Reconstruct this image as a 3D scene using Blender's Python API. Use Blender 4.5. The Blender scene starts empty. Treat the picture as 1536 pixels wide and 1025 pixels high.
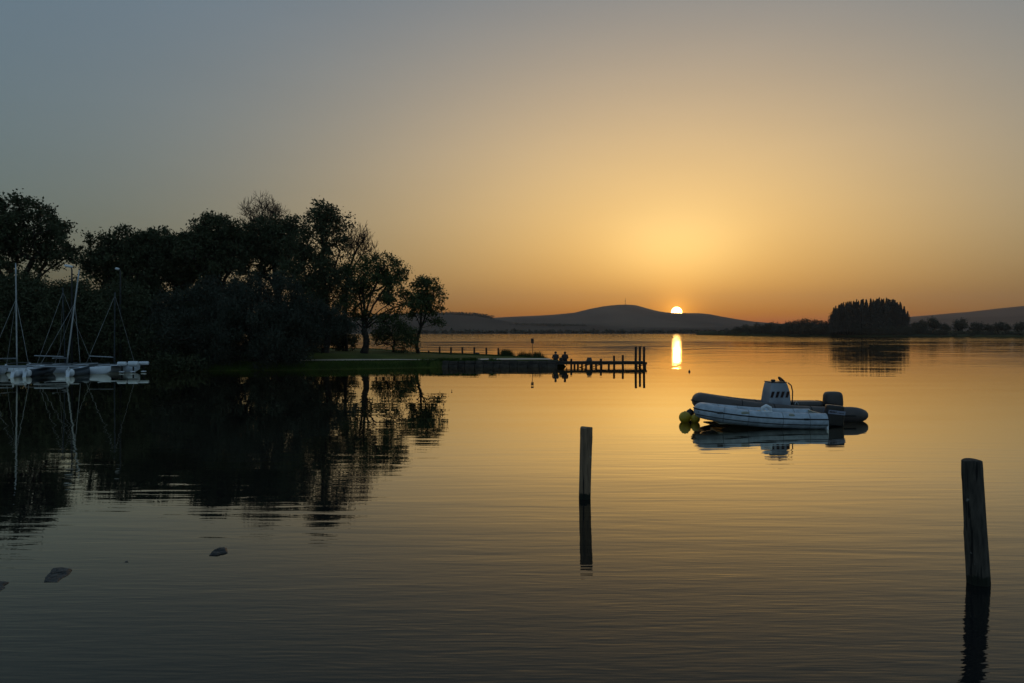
import bpy, math, random
import numpy as np
from mathutils import Vector, Matrix
R = math.radians
PI = math.pi
SC = bpy.context.scene
COL = SC.collection
rnd = random.Random(7)
NR = np.random.default_rng(7)

# ------------------------------------------------------------------ photo geometry
FPX, HOR, CX, HC = 1195.0, 498.0, 768.0, 2.5
def W(px, py, z=0.0):
    """world point of a photo pixel that lies at height z (below the camera)"""
    d = FPX*(HC-z)/(py-HOR)
    return Vector(((px-CX)*d/FPX, d, z))
def X(px, d): return (px-CX)*d/FPX
def Z(py, d): return HC+(HOR-py)*d/FPX

# ------------------------------------------------------------------ materials
def mat(name, col, rough=.6, col2=None, nscale=8., bump=0., metallic=0., spec=.5, coat=0., stretch=None, bscale=None, coord='Object', detail=4):
    m = bpy.data.materials.new(name); m.use_nodes = True
    nt = m.node_tree; N = nt.nodes; L = nt.links
    b = N['Principled BSDF']
    b.inputs['Roughness'].default_value = rough
    b.inputs['Metallic'].default_value = metallic
    b.inputs['Specular IOR Level'].default_value = spec
    b.inputs['Coat Weight'].default_value = coat
    tc = N.new('ShaderNodeTexCoord'); mp = N.new('ShaderNodeMapping')
    L.new(tc.outputs[coord], mp.inputs['Vector'])
    if stretch: mp.inputs['Scale'].default_value = stretch
    nz = N.new('ShaderNodeTexNoise'); nz.inputs['Scale'].default_value = nscale; nz.inputs['Detail'].default_value = detail
    L.new(mp.outputs[0], nz.inputs['Vector'])
    cr = N.new('ShaderNodeValToRGB')
    c2 = col2 or tuple(c*.6 for c in col)
    cr.color_ramp.elements[0].position = .32; cr.color_ramp.elements[0].color = (*c2, 1)
    cr.color_ramp.elements[1].position = .68; cr.color_ramp.elements[1].color = (*col, 1)
    L.new(nz.outputs['Fac'], cr.inputs[0]); L.new(cr.outputs[0], b.inputs['Base Color'])
    if bump:
        n2 = N.new('ShaderNodeTexNoise'); n2.inputs['Scale'].default_value = bscale or nscale*3; n2.inputs['Detail'].default_value = 6
        L.new(mp.outputs[0], n2.inputs['Vector'])
        bp = N.new('ShaderNodeBump'); bp.inputs['Distance'].default_value = bump; bp.inputs['Strength'].default_value = 1
        L.new(n2.outputs['Fac'], bp.inputs['Height']); L.new(bp.outputs[0], b.inputs['Normal'])
    return m

M = {}
M['leaf'] = mat('oak_leaf', (.075, .085, .045), .8, (.045, .052, .028), .5, spec=.08)
M['leaf2'] = mat('light_leaf', (.085, .11, .045), .8, (.045, .06, .024), .5, spec=.08)
M['willow'] = mat('willow_leaf', (.058, .066, .048), .8, (.042, .048, .035), .4, spec=.08)
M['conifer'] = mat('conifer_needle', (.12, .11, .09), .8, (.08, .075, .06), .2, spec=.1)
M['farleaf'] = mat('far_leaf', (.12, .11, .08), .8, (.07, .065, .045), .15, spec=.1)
M['bark'] = mat('bark', (.045, .036, .028), .9, (.02, .016, .013), 4, .02, spec=.2)
M['grass'] = mat('grass', (.075, .095, .014), .9, (.045, .055, .010), .6, .03, spec=.15, bscale=12, coord='Object')
M['blade'] = mat('grass_blade', (.06, .10, .018), .8, (.04, .06, .014), 1.5, spec=.15)
M['reed'] = mat('reed_blade', (.05, .07, .02), .8, (.035, .04, .015), 1.5, spec=.15)
M['path'] = mat('pale_gravel', (.62, .54, .42), .6, (.42, .36, .28), 3, .01, spec=.4)
M['stone'] = mat('quay_stone', (.085, .07, .055), .85, (.035, .03, .025), 2.5, .04, spec=.3)
M['rock'] = mat('wet_rock', (.075, .068, .06), .55, (.010, .010, .010), 11, .03, spec=.3)
M['soil'] = mat('lake_bed', (.03, .028, .022), .95, None, .5)
M['land'] = mat('far_meadow', (.05, .055, .02), .95, (.03, .032, .016), .02, spec=.1)
M['heath'] = mat('heath_hill', (.16, .12, .09), 1, (.07, .055, .045), .0032, spec=0, stretch=(1, .35, 3), detail=8)
M['wood_post'] = mat('weathered_post', (.25, .17, .105), .8, (.11, .075, .048), 9, .006, spec=.3, stretch=(3, 3, .35))
M['wood_post2'] = mat('weathered_post_dark', (.08, .068, .054), .8, (.03, .026, .021), 10, .008, spec=.3, stretch=(2.5, 2.5, .5))
M['pier_wood'] = mat('pier_wood', (.05, .04, .03), .8, (.025, .02, .016), 5, .005, spec=.3, stretch=(.4, 3, 3))
M['hypalon'] = mat('dark_rubber_tube', (.085, .07, .064), .45, (.06, .05, .046), 3, .001, spec=.4)
M['hypalon_patch'] = mat('grey_rubber_patch', (.12, .11, .12), .5, None, 5, spec=.4)
M['white_tube'] = mat('pale_rubber_tube', (.46, .54, .62), .45, (.27, .32, .37), 5.5, .001, spec=.4)
M['white_seam'] = mat('seam_tape', (.26, .30, .34), .5, (.2, .23, .27), 3)
M['cream'] = mat('cream_hull', (.30, .31, .24), .4, (.20, .21, .17), 3, spec=.4)
M['gelcoat'] = mat('white_gelcoat', (.80, .84, .88), .35, (.62, .67, .72), 2, spec=.5)
M['console'] = mat('grey_console', (.30, .33, .38), .4, (.20, .22, .26), 3, spec=.5)
M['black'] = mat('black_plastic', (.012, .012, .013), .35, (.008, .008, .009), 5, spec=.5)
M['matteblack'] = mat('dark_trim', (.02, .02, .02), .7, None, 5, spec=.3)
M['slot'] = mat('dark_red_slot', (.035, .014, .012), .6, None, 5, spec=.3)
M['decal'] = mat('pale_blue_decal', (.25, .28, .36), .4, (.2, .22, .3), 5)
M['alu'] = mat('anodised_mast', (.42, .45, .48), .4, (.32, .35, .37), 3, metallic=.5)
M['wire'] = mat('steel_wire', (.45, .47, .48), .4, None, 3, metallic=.4)
M['mast_and_shade'] = mat('dark_mast_shaded_hull', (.03, .045, .06), .35, (.02, .03, .04), 3)  # dark mast paint; on hulls it paints the shade of a white boat
M['tramp'] = mat('trampoline_mesh', (.03, .035, .04), .8, (.02, .022, .025), 20)
M['yellow'] = mat('yellow_buoy', (.52, .36, .015), .5, (.34, .24, .015), 6, .002)
M['dark_buoy'] = mat('dark_buoy', (.03, .022, .018), .5, None, 6)
M['rope'] = mat('rope', (.12, .10, .08), .9, None, 30)
M['lamp_grey'] = mat('lamp_pole_paint', (.03, .035, .035), .6)
M['lamp_white'] = mat('lamp_shade_paint', (.75, .78, .8), .4, (.65, .68, .7), 3)
M['sign'] = mat('sign_back', (.03, .025, .022), .6)
M['mast_far'] = mat('far_mast_steel', (.05, .05, .05), .7)
M['hair'] = mat('dark_hair', (.012, .009, .007), .7)
M['bag'] = mat('dark_bag', (.03, .028, .028), .8)

def weather(m, z1=.10):
    """wet, weedy band at the waterline and long drying cracks"""
    nt = m.node_tree; N = nt.nodes; L = nt.links; b = N['Principled BSDF']
    src = b.inputs['Base Color'].links[0].from_socket
    tc = N.new('ShaderNodeTexCoord'); sp = N.new('ShaderNodeSeparateXYZ'); L.new(tc.outputs['Object'], sp.inputs[0])
    nz = N.new('ShaderNodeTexNoise'); nz.inputs['Scale'].default_value = 22; L.new(tc.outputs['Object'], nz.inputs['Vector'])
    ad = N.new('ShaderNodeMath'); ad.operation = 'MULTIPLY_ADD'; L.new(nz.outputs['Fac'], ad.inputs[0]); ad.inputs[1].default_value = -.09; L.new(sp.outputs[2], ad.inputs[2])
    mr = N.new('ShaderNodeMapRange'); L.new(ad.outputs[0], mr.inputs[0]); mr.inputs[1].default_value = z1-.045; mr.inputs[2].default_value = z1-.07; 
    mx = N.new('ShaderNodeMix'); mx.data_type = 'RGBA'; L.new(mr.outputs[0], mx.inputs[0]); L.new(src, mx.inputs[6]); mx.inputs[7].default_value = (.012, .014, .008, 1)
    mp = N.new('ShaderNodeMapping'); mp.inputs['Scale'].default_value = (26, 26, 1.6); L.new(tc.outputs['Object'], mp.inputs[0])
    vo = N.new('ShaderNodeTexNoise'); vo.inputs['Scale'].default_value = 1; vo.inputs['Detail'].default_value = 3; L.new(mp.outputs[0], vo.inputs['Vector'])
    cr = N.new('ShaderNodeMapRange'); L.new(vo.outputs['Fac'], cr.inputs[0]); cr.inputs[1].default_value = .40; cr.inputs[2].default_value = .36
    m2 = N.new('ShaderNodeMix'); m2.data_type = 'RGBA'; L.new(cr.outputs[0], m2.inputs[0]); L.new(mx.outputs[2], m2.inputs[6]); m2.inputs[7].default_value = (.008, .007, .006, 1)
    # pale droppings and lichen
    n3 = N.new('ShaderNodeTexNoise'); n3.inputs['Scale'].default_value = 9; n3.inputs['Detail'].default_value = 5; L.new(tc.outputs['Object'], n3.inputs['Vector'])
    c3 = N.new('ShaderNodeMapRange'); L.new(n3.outputs['Fac'], c3.inputs[0]); c3.inputs[1].default_value = .66; c3.inputs[2].default_value = .72; c3.inputs[4].default_value = .6
    m3 = N.new('ShaderNodeMix'); m3.data_type = 'RGBA'; L.new(c3.outputs[0], m3.inputs[0]); L.new(m2.outputs[2], m3.inputs[6]); m3.inputs[7].default_value = (.30, .29, .26, 1)
    L.new(m3.outputs[2], b.inputs['Base Color'])
weather(M['wood_post']); weather(M['wood_post2'])
# ------------------------------------------------------------------ object helpers
def tag(o, label=None, cat=None, group=None, kind=None):
    if label: o['label'] = label
    if cat: o['category'] = cat
    if group: o['group'] = group
    if kind: o['kind'] = kind
    return o
def empty(name, loc=(0, 0, 0), rz=0, label=None, cat=None, group=None):
    o = bpy.data.objects.new(name, None); COL.objects.link(o)
    o.location = loc; o.rotation_euler = (0, 0, rz); o.empty_display_size = .3
    return tag(o, label, cat, group)
def link(name, me, m, parent=None, smooth=False):
    o = bpy.data.objects.new(name, me); COL.objects.link(o)
    if m and not me.materials: me.materials.append(m)
    if smooth and len(me.polygons): me.polygons.foreach_set('use_smooth', np.ones(len(me.polygons), bool))
    if parent: o.parent = parent
    return o
def quads(name, V, F):
    """fast mesh from arrays, F is (n,4) or (n,3)"""
    V = np.asarray(V, np.float32); F = np.asarray(F, np.int32); k = F.shape[1]
    me = bpy.data.meshes.new(name)
    me.vertices.add(len(V)); me.vertices.foreach_set('co', V.ravel())
    me.loops.add(F.size); me.loops.foreach_set('vertex_index', F.ravel())
    me.polygons.add(len(F)); me.polygons.foreach_set('loop_start', np.arange(len(F), dtype=np.int32)*k)
    me.update(calc_edges=True); me.validate()
    return me
def copy_tree(o, loc=None, rz=None, scale=None, label=None, group=None, parent=None):
    c = o.copy(); COL.objects.link(c); c.parent = parent
    if loc is not None: c.location = loc
    if rz is not None: c.rotation_euler = (0, 0, rz)
    if scale is not None: c.scale = scale if hasattr(scale, '__len__') else (scale,)*3
    if label: c['label'] = label
    if group: c['group'] = group
    for ch in list(o.children): copy_tree(ch, parent=c)
    return c

class MB:
    def __init__(s): s.v = []; s.f = []
    def add(s, vs, fs):
        b = len(s.v); s.v += [tuple(v) for v in vs]; s.f += [tuple(b+i for i in f) for f in fs]
    def box(s, c, d, rot=None, taper=1.0):
        hx, hy, hz = d[0]/2, d[1]/2, d[2]/2
        vs = []
        for z in (-1, 1):
            t = taper if z > 0 else 1
            for x, y in ((-1, -1), (1, -1), (1, 1), (-1, 1)): vs.append(Vector((x*hx*t, y*hy*t, z*hz)))
        if rot is not None: vs = [rot @ v for v in vs]
        vs = [v+Vector(c) for v in vs]
        s.add(vs, [(3, 2, 1, 0), (4, 5, 6, 7), (0, 1, 5, 4), (1, 2, 6, 5), (2, 3, 7, 6), (3, 0, 4, 7)])
        return s
    def tube(s, pts, rad, seg=8, caps=True, flat=None):
        pts = [Vector(p) for p in pts]; n = len(pts)
        if not hasattr(rad, '__len__'): rad = [rad]*n
        t0 = (pts[1]-pts[0]).normalized()
        up = Vector((0, 0, 1)) if abs(t0.z) < .9 else Vector((1, 0, 0))
        nrm = t0.cross(up).normalized(); rings = []; b = len(s.v)
        for i in range(n):
            t = (pts[min(i+1, n-1)]-pts[max(i-1, 0)]).normalized()
            nrm = (nrm-t*nrm.dot(t)).normalized(); bi = t.cross(nrm)
            for k in range(seg):
                a = 2*PI*k/seg
                o = nrm*math.cos(a)*rad[i]+bi*math.sin(a)*rad[i]*(flat or 1)
                s.v.append(tuple(pts[i]+o))
        for i in range(n-1):
            for k in range(seg):
                k2 = (k+1) % seg
                s.f.append((b+i*seg+k, b+i*seg+k2, b+(i+1)*seg+k2, b+(i+1)*seg+k))
        if caps:
            s.f.append(tuple(b+k for k in range(seg))[::-1]); s.f.append(tuple(b+(n-1)*seg+k for k in range(seg)))
        return s
    def sup(s, c, d, e=.5, e2=.5, nu=16, nv=10, rot=None, taper=0.):
        """super-ellipsoid: soft-edged box"""
        def sg(v, p): return math.copysign(abs(v)**p, v)
        vs = []
        for j in range(nv+1):
            ph = -PI/2+PI*j/nv
            for i in range(nu):
                th = 2*PI*i/nu
                z = sg(math.sin(ph), e); q = sg(math.cos(ph), e)
                k = 1-taper*(z+1)/2
                vs.append(Vector((d[0]/2*q*sg(math.cos(th), e2)*k, d[1]/2*q*sg(math.sin(th), e2)*k, d[2]/2*z)))
        if rot is not None: vs = [rot @ v for v in vs]
        vs = [v+Vector(c) for v in vs]
        fs = []
        for j in range(nv):
            for i in range(nu):
                i2 = (i+1) % nu
                fs.append((j*nu+i, j*nu+i2, (j+1)*nu+i2, (j+1)*nu+i))
        s.add(vs, fs); return s
    def prism(s, poly, y0, y1):
        """polygon in x-z extruded along y"""
        n = len(poly)
        vs = [(x, y0, z) for x, z in poly]+[(x, y1, z) for x, z in poly]
        fs = [tuple(range(n)), tuple(range(2*n-1, n-1, -1))]+[(i, i+n, (i+1) % n+n, (i+1) % n) for i in range(n)]
        s.add(vs, fs); return s
    def loft(s, secs, caps=True):
        """list of closed sections with equal point counts"""
        n = len(secs[0]); b = len(s.v)
        for sec in secs: s.v += [tuple(p) for p in sec]
        for i in range(len(secs)-1):
            for k in range(n):
                k2 = (k+1) % n
                s.f.append((b+i*n+k, b+i*n+k2, b+(i+1)*n+k2, b+(i+1)*n+k))
        if caps:
            s.f.append(tuple(b+k for k in range(n))[::-1]); s.f.append(tuple(b+(len(secs)-1)*n+k for k in range(n)))
        return s
    def build(s, name, m, parent=None, smooth=False, bevel=0):
        me = bpy.data.meshes.new(name); me.from_pydata(s.v, [], s.f); me.update()
        import bmesh
        bm = bmesh.new(); bm.from_mesh(me); bmesh.ops.recalc_face_normals(bm, faces=bm.faces); bm.to_mesh(me); bm.free()
        o = link(name, me, m, parent, smooth)
        if bevel:
            md = o.modifiers.new('bevel', 'BEVEL'); md.width = bevel; md.segments = 2; md.limit_method = 'ANGLE'
        return o

# ------------------------------------------------------------------ sky (world), sun
SUNAZ = math.atan((1015-CX)/FPX)
SUNEL = math.atan((HOR-468.5)/math.hypot(FPX, 1015-CX))
SDIR = Vector((math.sin(SUNAZ)*math.cos(SUNEL), math.cos(SUNAZ)*math.cos(SUNEL), math.sin(SUNEL)))
def make_world():
    w = bpy.data.worlds.new('World'); SC.world = w; w.use_nodes = True
    nt = w.node_tree; N = nt.nodes; L = nt.links; N.clear()
    def val(x):
        n = N.new('ShaderNodeValue'); n.outputs[0].default_value = x; return n.outputs[0]
    def mth(op, a, b=None, c=None):
        n = N.new('ShaderNodeMath'); n.operation = op
        for i, q in enumerate((a, b, c)):
            if q is None: continue
            if isinstance(q, (int, float)): n.inputs[i].default_value = q
            else: L.new(q, n.inputs[i])
        return n.outputs[0]
    def vm(op, a, b=None):
        n = N.new('ShaderNodeVectorMath'); n.operation = op
        for i, q in enumerate((a, b)):
            if q is None: continue
            if isinstance(q, (tuple, list, Vector)): n.inputs[i].default_value = q
            else: L.new(q, n.inputs[i])
        return n
    def scale(vec, f):
        n = N.new('ShaderNodeVectorMath'); n.operation = 'SCALE'
        if isinstance(vec, (tuple, list)): n.inputs[0].default_value = vec
        else: L.new(vec, n.inputs[0])
        if isinstance(f, (int, float)): n.inputs[3].default_value = f
        else: L.new(f, n.inputs[3])
        return n.outputs[0]
    tc = N.new('ShaderNodeTexCoord')
    d = vm('NORMALIZE', tc.outputs['Generated']).outputs[0]
    sp = N.new('ShaderNodeSeparateXYZ'); L.new(d, sp.inputs[0])
    z = mth('ABSOLUTE', sp.outputs[2]); z = mth('MINIMUM', z, .9999)
    e = mth('ARCSINE', z); ce = mth('COSINE', e)
    dsh = vm('DOT_PRODUCT', d, (math.sin(SUNAZ), math.cos(SUNAZ), 0)).outputs['Value']
    k, s1, s2, s3, ec, q = SKYP[:6]; hr = SKYP[6:9]
    th2 = mth('MULTIPLY', mth('SUBTRACT', ce, dsh), 2.0)
    de = mth('SUBTRACT', e, ec)
    th2 = mth('ADD', th2, mth('MULTIPLY', mth('MULTIPLY', de, de), q))
    tot = None
    for s_, c_ in zip((None, s1, s2, s3), SKYW):
        if s_ is None: t = scale(tuple(c_), 1.0)
        else: t = scale(tuple(c_), mth('EXPONENT', mth('MULTIPLY', th2, -1/(2*s_*s_))))
        tot = t if tot is None else vm('ADD', tot, t).outputs[0]
    ext = mth('EXPONENT', mth('MULTIPLY', e, -1/k))
    extb = mth('EXPONENT', mth('MULTIPLY', e, -1/SKYP[9]))
    hx = vm('ADD', scale((hr[0], hr[1], 0), ext), scale((0, 0, hr[2]), extb)).outputs[0]
    H = vm('MAXIMUM', vm('SUBTRACT', (1, 1, 1), hx).outputs[0], (.03, .03, .03)).outputs[0]
    tot = vm('MULTIPLY', tot, H).outputs[0]
    # aureole and disc of the setting sun
    ds = vm('DOT_PRODUCT', d, tuple(SDIR)).outputs['Value']
    ang = mth('ARCCOSINE', mth('MINIMUM', ds, 1.0))
    au = mth('EXPONENT', mth('MULTIPLY', ang, -1/R(.85)))
    tot = vm('ADD', tot, scale((1.5, .62, .06), au)).outputs[0]
    disc = N.new('ShaderNodeMapRange'); disc.interpolation_type = 'SMOOTHSTEP'
    L.new(ang, disc.inputs[0]); disc.inputs[1].default_value = R(.40); disc.inputs[2].default_value = R(.31)
    tot = vm('ADD', tot, scale((34, 20, 6.5), disc.outputs[0])).outputs[0]
    # cool anti-twilight side of the sky
    back = mth('MAXIMUM', mth('MULTIPLY', dsh, -1.0), 0.0)
    tot = vm('ADD', tot, scale((.05, .095, .15), back)).outputs[0]
    # thin high veil, barely visible, breaks the perfect gradient
    mp = N.new('ShaderNodeMapping'); L.new(d, mp.inputs[0]); mp.inputs['Scale'].default_value = (2, 2, 9)
    nz = N.new('ShaderNodeTexNoise'); L.new(mp.outputs[0], nz.inputs['Vector']); nz.inputs['Scale'].default_value = 2.2; nz.inputs['Detail'].default_value = 5
    vf = mth('ADD', .965, mth('MULTIPLY', nz.outputs['Fac'], .07))
    tot = scale(tot, vf)
    # physical dusk sky underneath
    sky = N.new('ShaderNodeTexSky'); sky.sky_type = 'NISHITA'; sky.sun_disc = False
    sky.sun_elevation = SUNEL; sky.sun_rotation = SUNAZ; sky.dust_density = 3
    tot = vm('ADD', tot, scale(sky.outputs[0], .01)).outputs[0]
    bg = N.new('ShaderNodeBackground'); L.new(tot, bg.inputs[0]); bg.inputs[1].default_value = 1.0
    out = N.new('ShaderNodeOutputWorld'); L.new(bg.outputs[0], out.inputs[0])
SKYP = [0.0687, 0.06, 0.1444, 0.292, 0.0903, 2.8038, 0.5327, 0.955, 1.18, 0.1204]
SKYW = [[0.1182, 0.1828, 0.2508], [0.34, 0.30, 0.19], [0.1853, 0.1073, 0.0], [0.7406, 0.413, 0.0803]]
make_world()
sl = bpy.data.lights.new('sun', 'SUN'); sl.energy = .35; sl.angle = R(.55); sl.color = (1, .6, .25)
so = bpy.data.objects.new('sun', sl); COL.objects.link(so)
so.rotation_euler = SDIR.to_track_quat('Z', 'Y').to_euler()
so.location = (20, -5, 30)

# ------------------------------------------------------------------ camera
cd = bpy.data.cameras.new('camera'); cam = bpy.data.objects.new('camera', cd); COL.objects.link(cam)
cam.location = (0, 0, HC); cam.rotation_euler = (R(90), 0, 0)
cd.sensor_width = 36; cd.lens = FPX/1536*36; cd.shift_y = -(512.5-HOR)/1536
cd.clip_start = .05; cd.clip_end = 30000
SC.camera = cam
SC.view_settings.view_transform = 'Standard'; SC.view_settings.look = 'None'
SC.view_settings.exposure = 0; SC.view_settings.gamma = 1

# ------------------------------------------------------------------ water
def water_mat():
    m = bpy.data.materials.new('lake_water'); m.use_nodes = True
    nt = m.node_tree; N = nt.nodes; L = nt.links
    N.remove(N['Principled BSDF']); out = N['Material Output']
    df = N.new('ShaderNodeBsdfDiffuse'); df.inputs[0].default_value = (.010, .011, .012, 1)
    gl = N.new('ShaderNodeBsdfGlossy'); gl.inputs['Roughness'].default_value = 0; gl.inputs[0].default_value = (1, .935, .76, 1)
    fr = N.new('ShaderNodeFresnel'); fr.inputs['IOR'].default_value = 1.333
    cv = N.new('ShaderNodeFloatCurve'); c = cv.mapping.curves[0]
    for p in ((.13, .13), (.22, .27), (.32, .50), (.40, .69), (.6, .87)): c.points.new(*p)
    cv.mapping.update(); L.new(fr.outputs[0], cv.inputs['Value'])
    mx = N.new('ShaderNodeMixShader'); L.new(cv.outputs[0], mx.inputs[0]); L.new(df.outputs[0], mx.inputs[1]); L.new(gl.outputs[0], mx.inputs[2]); L.new(mx.outputs[0], out.inputs[0])
    geo = N.new('ShaderNodeNewGeometry')
    sp = N.new('ShaderNodeSeparateXYZ'); L.new(geo.outputs['Position'], sp.inputs[0])
    def mth(op, a, b=None, c=None):
        n = N.new('ShaderNodeMath'); n.operation = op
        for i, q in enumerate((a, b, c)):
            if q is None: continue
            if isinstance(q, (int, float)): n.inputs[i].default_value = q
            else: L.new(q, n.inputs[i])
        return n.outputs[0]
    def mr(v, a, b_, c, d_, sm=True):
        n = N.new('ShaderNodeMapRange'); n.interpolation_type = 'SMOOTHSTEP' if sm else 'LINEAR'
        L.new(v, n.inputs[0])
        for i, q in enumerate((a, b_, c, d_)): n.inputs[i+1].default_value = q
        return n.outputs[0]
    def noise(sx, sy, det=2, rz=0., dist=0.):
        mp = N.new('ShaderNodeMapping'); mp.inputs['Scale'].default_value = (sx, sy, 1); mp.inputs['Rotation'].default_value = (0, 0, rz)
        L.new(geo.outputs['Position'], mp.inputs['Vector'])
        n = N.new('ShaderNodeTexNoise'); n.inputs['Scale'].default_value = 1; n.inputs['Detail'].default_value = det
        n.inputs['Distortion'].default_value = dist
        L.new(mp.outputs[0], n.inputs['Vector']); return n.outputs['Fac']
    Y = sp.outputs[1]
    # (scale x, scale y, height m, rotation, near weight map)
    patch = noise(.03, .09, 2)
    patch2 = noise(.012, .05, 2, .1)
    fine = mth('ADD', mth('MULTIPLY', noise(2.0, 12, 1, .10, .3), WAVE['fine']), mth('MULTIPLY', noise(3.5, 24, 1, .06, .2), WAVE['fine']*.45))
    fine = mth('MULTIPLY', fine, mr(Y, 4, 12, 1.0, 0.))
    med = mth('MULTIPLY', noise(.38, 2.6, 2, .05, .4), WAVE['med'])
    med = mth('MULTIPLY', med, mth('MULTIPLY', mr(patch, .35, .65, .45, 1.25), mth('MULTIPLY', mr(Y, 10, 26, 1, .05), mr(Y, 5, 10, .5, 1))))
    med2 = mth('MULTIPLY', noise(.9, 4.6, 2, -.13, .4), mr(Y, 8, 18, WAVE['med2'], 0))
    swell = mth('MULTIPLY', noise(.08, .35, 1, .08), WAVE['swell'])
    med3 = mth('MULTIPLY', noise(.11, .8, 1, .04, .3), mth('MULTIPLY', mr(Y, 8, 17, WAVE['med3']*.4, WAVE['med3']), mr(Y, 24, 50, 1, .45)))
    # beyond the spit a breeze ruffles the water in long bands
    yy = mth('ADD', Y, mth('MULTIPLY', mth('SUBTRACT', patch2, .5), 34))
    mid = mth('MULTIPLY', noise(.30, .9, 3, .2), mth('MULTIPLY', mr(Y, 34, 62, 0, WAVE['mid']), mr(patch, .3, .7, .6, 1.4)))
    far = mth('MULTIPLY', noise(.5, .75, 3, -.2), mth('ADD', mr(yy, 200, 222, 0, WAVE['far']), mth('MULTIPLY', mr(patch, .52, .66, 0, .06), mr(Y, 75, 130, 0, 1))))
    chop = mth('MULTIPLY', noise(.16, .11, 3, .1), mr(Y, 62, 125, 0, WAVE['chop']))
    h = mth('ADD', fine, chop)
    for t in (med, med2, med3, swell, mid, far): h = mth('ADD', h, t)
    bp = N.new('ShaderNodeBump'); bp.inputs['Strength'].default_value = 1; bp.inputs['Distance'].default_value = 1
    L.new(h, bp.inputs['Height'])
    for q in (fr, gl, df): L.new(bp.outputs[0], q.inputs['Normal'])
    return m
WAVE = dict(fine=.0030, med=.0062, med2=.0026, med3=.0048, swell=.010, mid=.015, chop=.085, far=.06)
# ------------------------------------------------------------------ ground & water sheets
def disc(name, r, z, m, n=96, rings=(1,)):
    V = [(0, 0, z)]; F = []
    for q in rings: V += [(r*q*math.cos(2*PI*i/n), r*q*math.sin(2*PI*i/n), z) for i in range(n)]
    for i in range(n): F.append((0, 1+i, 1+(i+1) % n))
    for j in range(len(rings)-1):
        for i in range(n): F.append((1+j*n+i, 1+(j+1)*n+i, 1+(j+1)*n+(i+1) % n, 1+j*n+(i+1) % n))
    me = bpy.data.meshes.new(name); me.from_pydata(V, [], F); me.update()
    return link(name, me, m)
tag(disc('ground', 6450, -1.2, M['soil']), kind='structure')
tag(disc('water', 1400, 0, water_mat()), kind='structure')

def ss(a, b, x):
    t = np.clip((np.asarray(x, float)-a)/(b-a), 0, 1); return t*t*(3-2*t)
def fbm(x, y, s=1., oct=4, seed=0):
    r = np.random.default_rng(seed); out = np.zeros(np.broadcast(x, y).shape); a = 1.
    for o in range(oct):
        for _ in range(4):
            th = r.uniform(0, 2*PI); f = s*(2**o)*r.uniform(.7, 1.3); ph = r.uniform(0, 2*PI)
            out += a*.25*np.sin((x*math.cos(th)+y*math.sin(th))*f+ph)
        a *= .5
    return out

# hills: one polar height field behind the far shore
SIL = [(-3000, 478), (-1200, 470), (0, 470), (300, 474), (520, 476), (600, 477), (660, 477), (700, 478), (740, 477.5), (790, 475), (830, 473), (862, 470), (885, 464.5), (905, 460.5), (925, 458.3), (940, 457.8), (955, 459), (970, 463.5), (985, 467.5), (1000, 470), (1020, 470.7), (1050, 471), (1065, 472.5), (1085, 476.5), (1105, 480), (1130, 483.5), (1170, 486.5), (1250, 487), (1310, 483), (1365, 476.5), (1400, 473.5), (1450, 469), (1500, 463.5), (1536, 460), (1700, 448), (2200, 455), (4500, 470)]
MID = [(-3000, 484), (200, 482), (500, 480), (600, 476), (640, 475), (680, 474), (715, 475.5), (740, 480), (770, 486), (840, 489), (1000, 493), (1300, 494), (1536, 490), (4500, 488)]
def hills():
    az = np.concatenate([np.radians(np.arange(-60, 60.01, .2)), np.radians(np.arange(62, 299.1, 3.0))])
    dd = np.array([985, 1000, 1012, 1060, 1150, 1300, 1500, 1700, 1900, 2050, 2200, 2350, 2500, 2750, 3000, 3300, 3600, 3900, 4150, 4350, 4500, 4700, 5000, 5500, 6200.])
    A, D = np.meshgrid(az, dd)
    front = np.cos(A) > .45
    px = np.where(front, CX+FPX*np.tan(np.where(front, A, 0)), -3000)
    shore = 1000+fbm(A*30, A*0, 1., 4, 3)*25
    Yd = D*np.maximum(np.cos(A), .45)
    s1 = np.interp(px, [p for p, _ in SIL], [q for _, q in SIL]); s2 = np.interp(px, [p for p, _ in MID], [q for _, q in MID])
    g1 = ss(1500, 4500, D)**1.25*(1-.5*ss(4550, 6200, D)); g2 = ss(1150, 2200, D)*(1-ss(2250, 3100, D))
    n = fbm(A*60, D/160, 1., 5, 5)
    z1 = (HC+(HOR-s1)/FPX*Yd)*g1; z2 = (HC+(HOR-s2)/FPX*Yd)*g2
    z = np.maximum(z1, z2)+3*ss(1000, 1200, D)+n*5*ss(1100, 2600, D)*(1-.75*((D > 4300) & (D < 4800)))
    z = np.where(D <= 986, -3, z); z = np.where((D > 990) & (D < 1005), .6, z)
    Dj = D+(shore-1000)*(1-ss(1000, 1300, D))
    V = np.stack([Dj*np.sin(A), Dj*np.cos(A), z], -1).reshape(-1, 3)
    nr, nc = A.shape
    F = [(i*nc+j, i*nc+(j+1) % nc, (i+1)*nc+(j+1) % nc, (i+1)*nc+j) for i in range(nr-1) for j in range(nc)]
    o = link('hills', quads('hills', V, F), M['heath'], smooth=True); tag(o, kind='structure')
hills()

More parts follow.
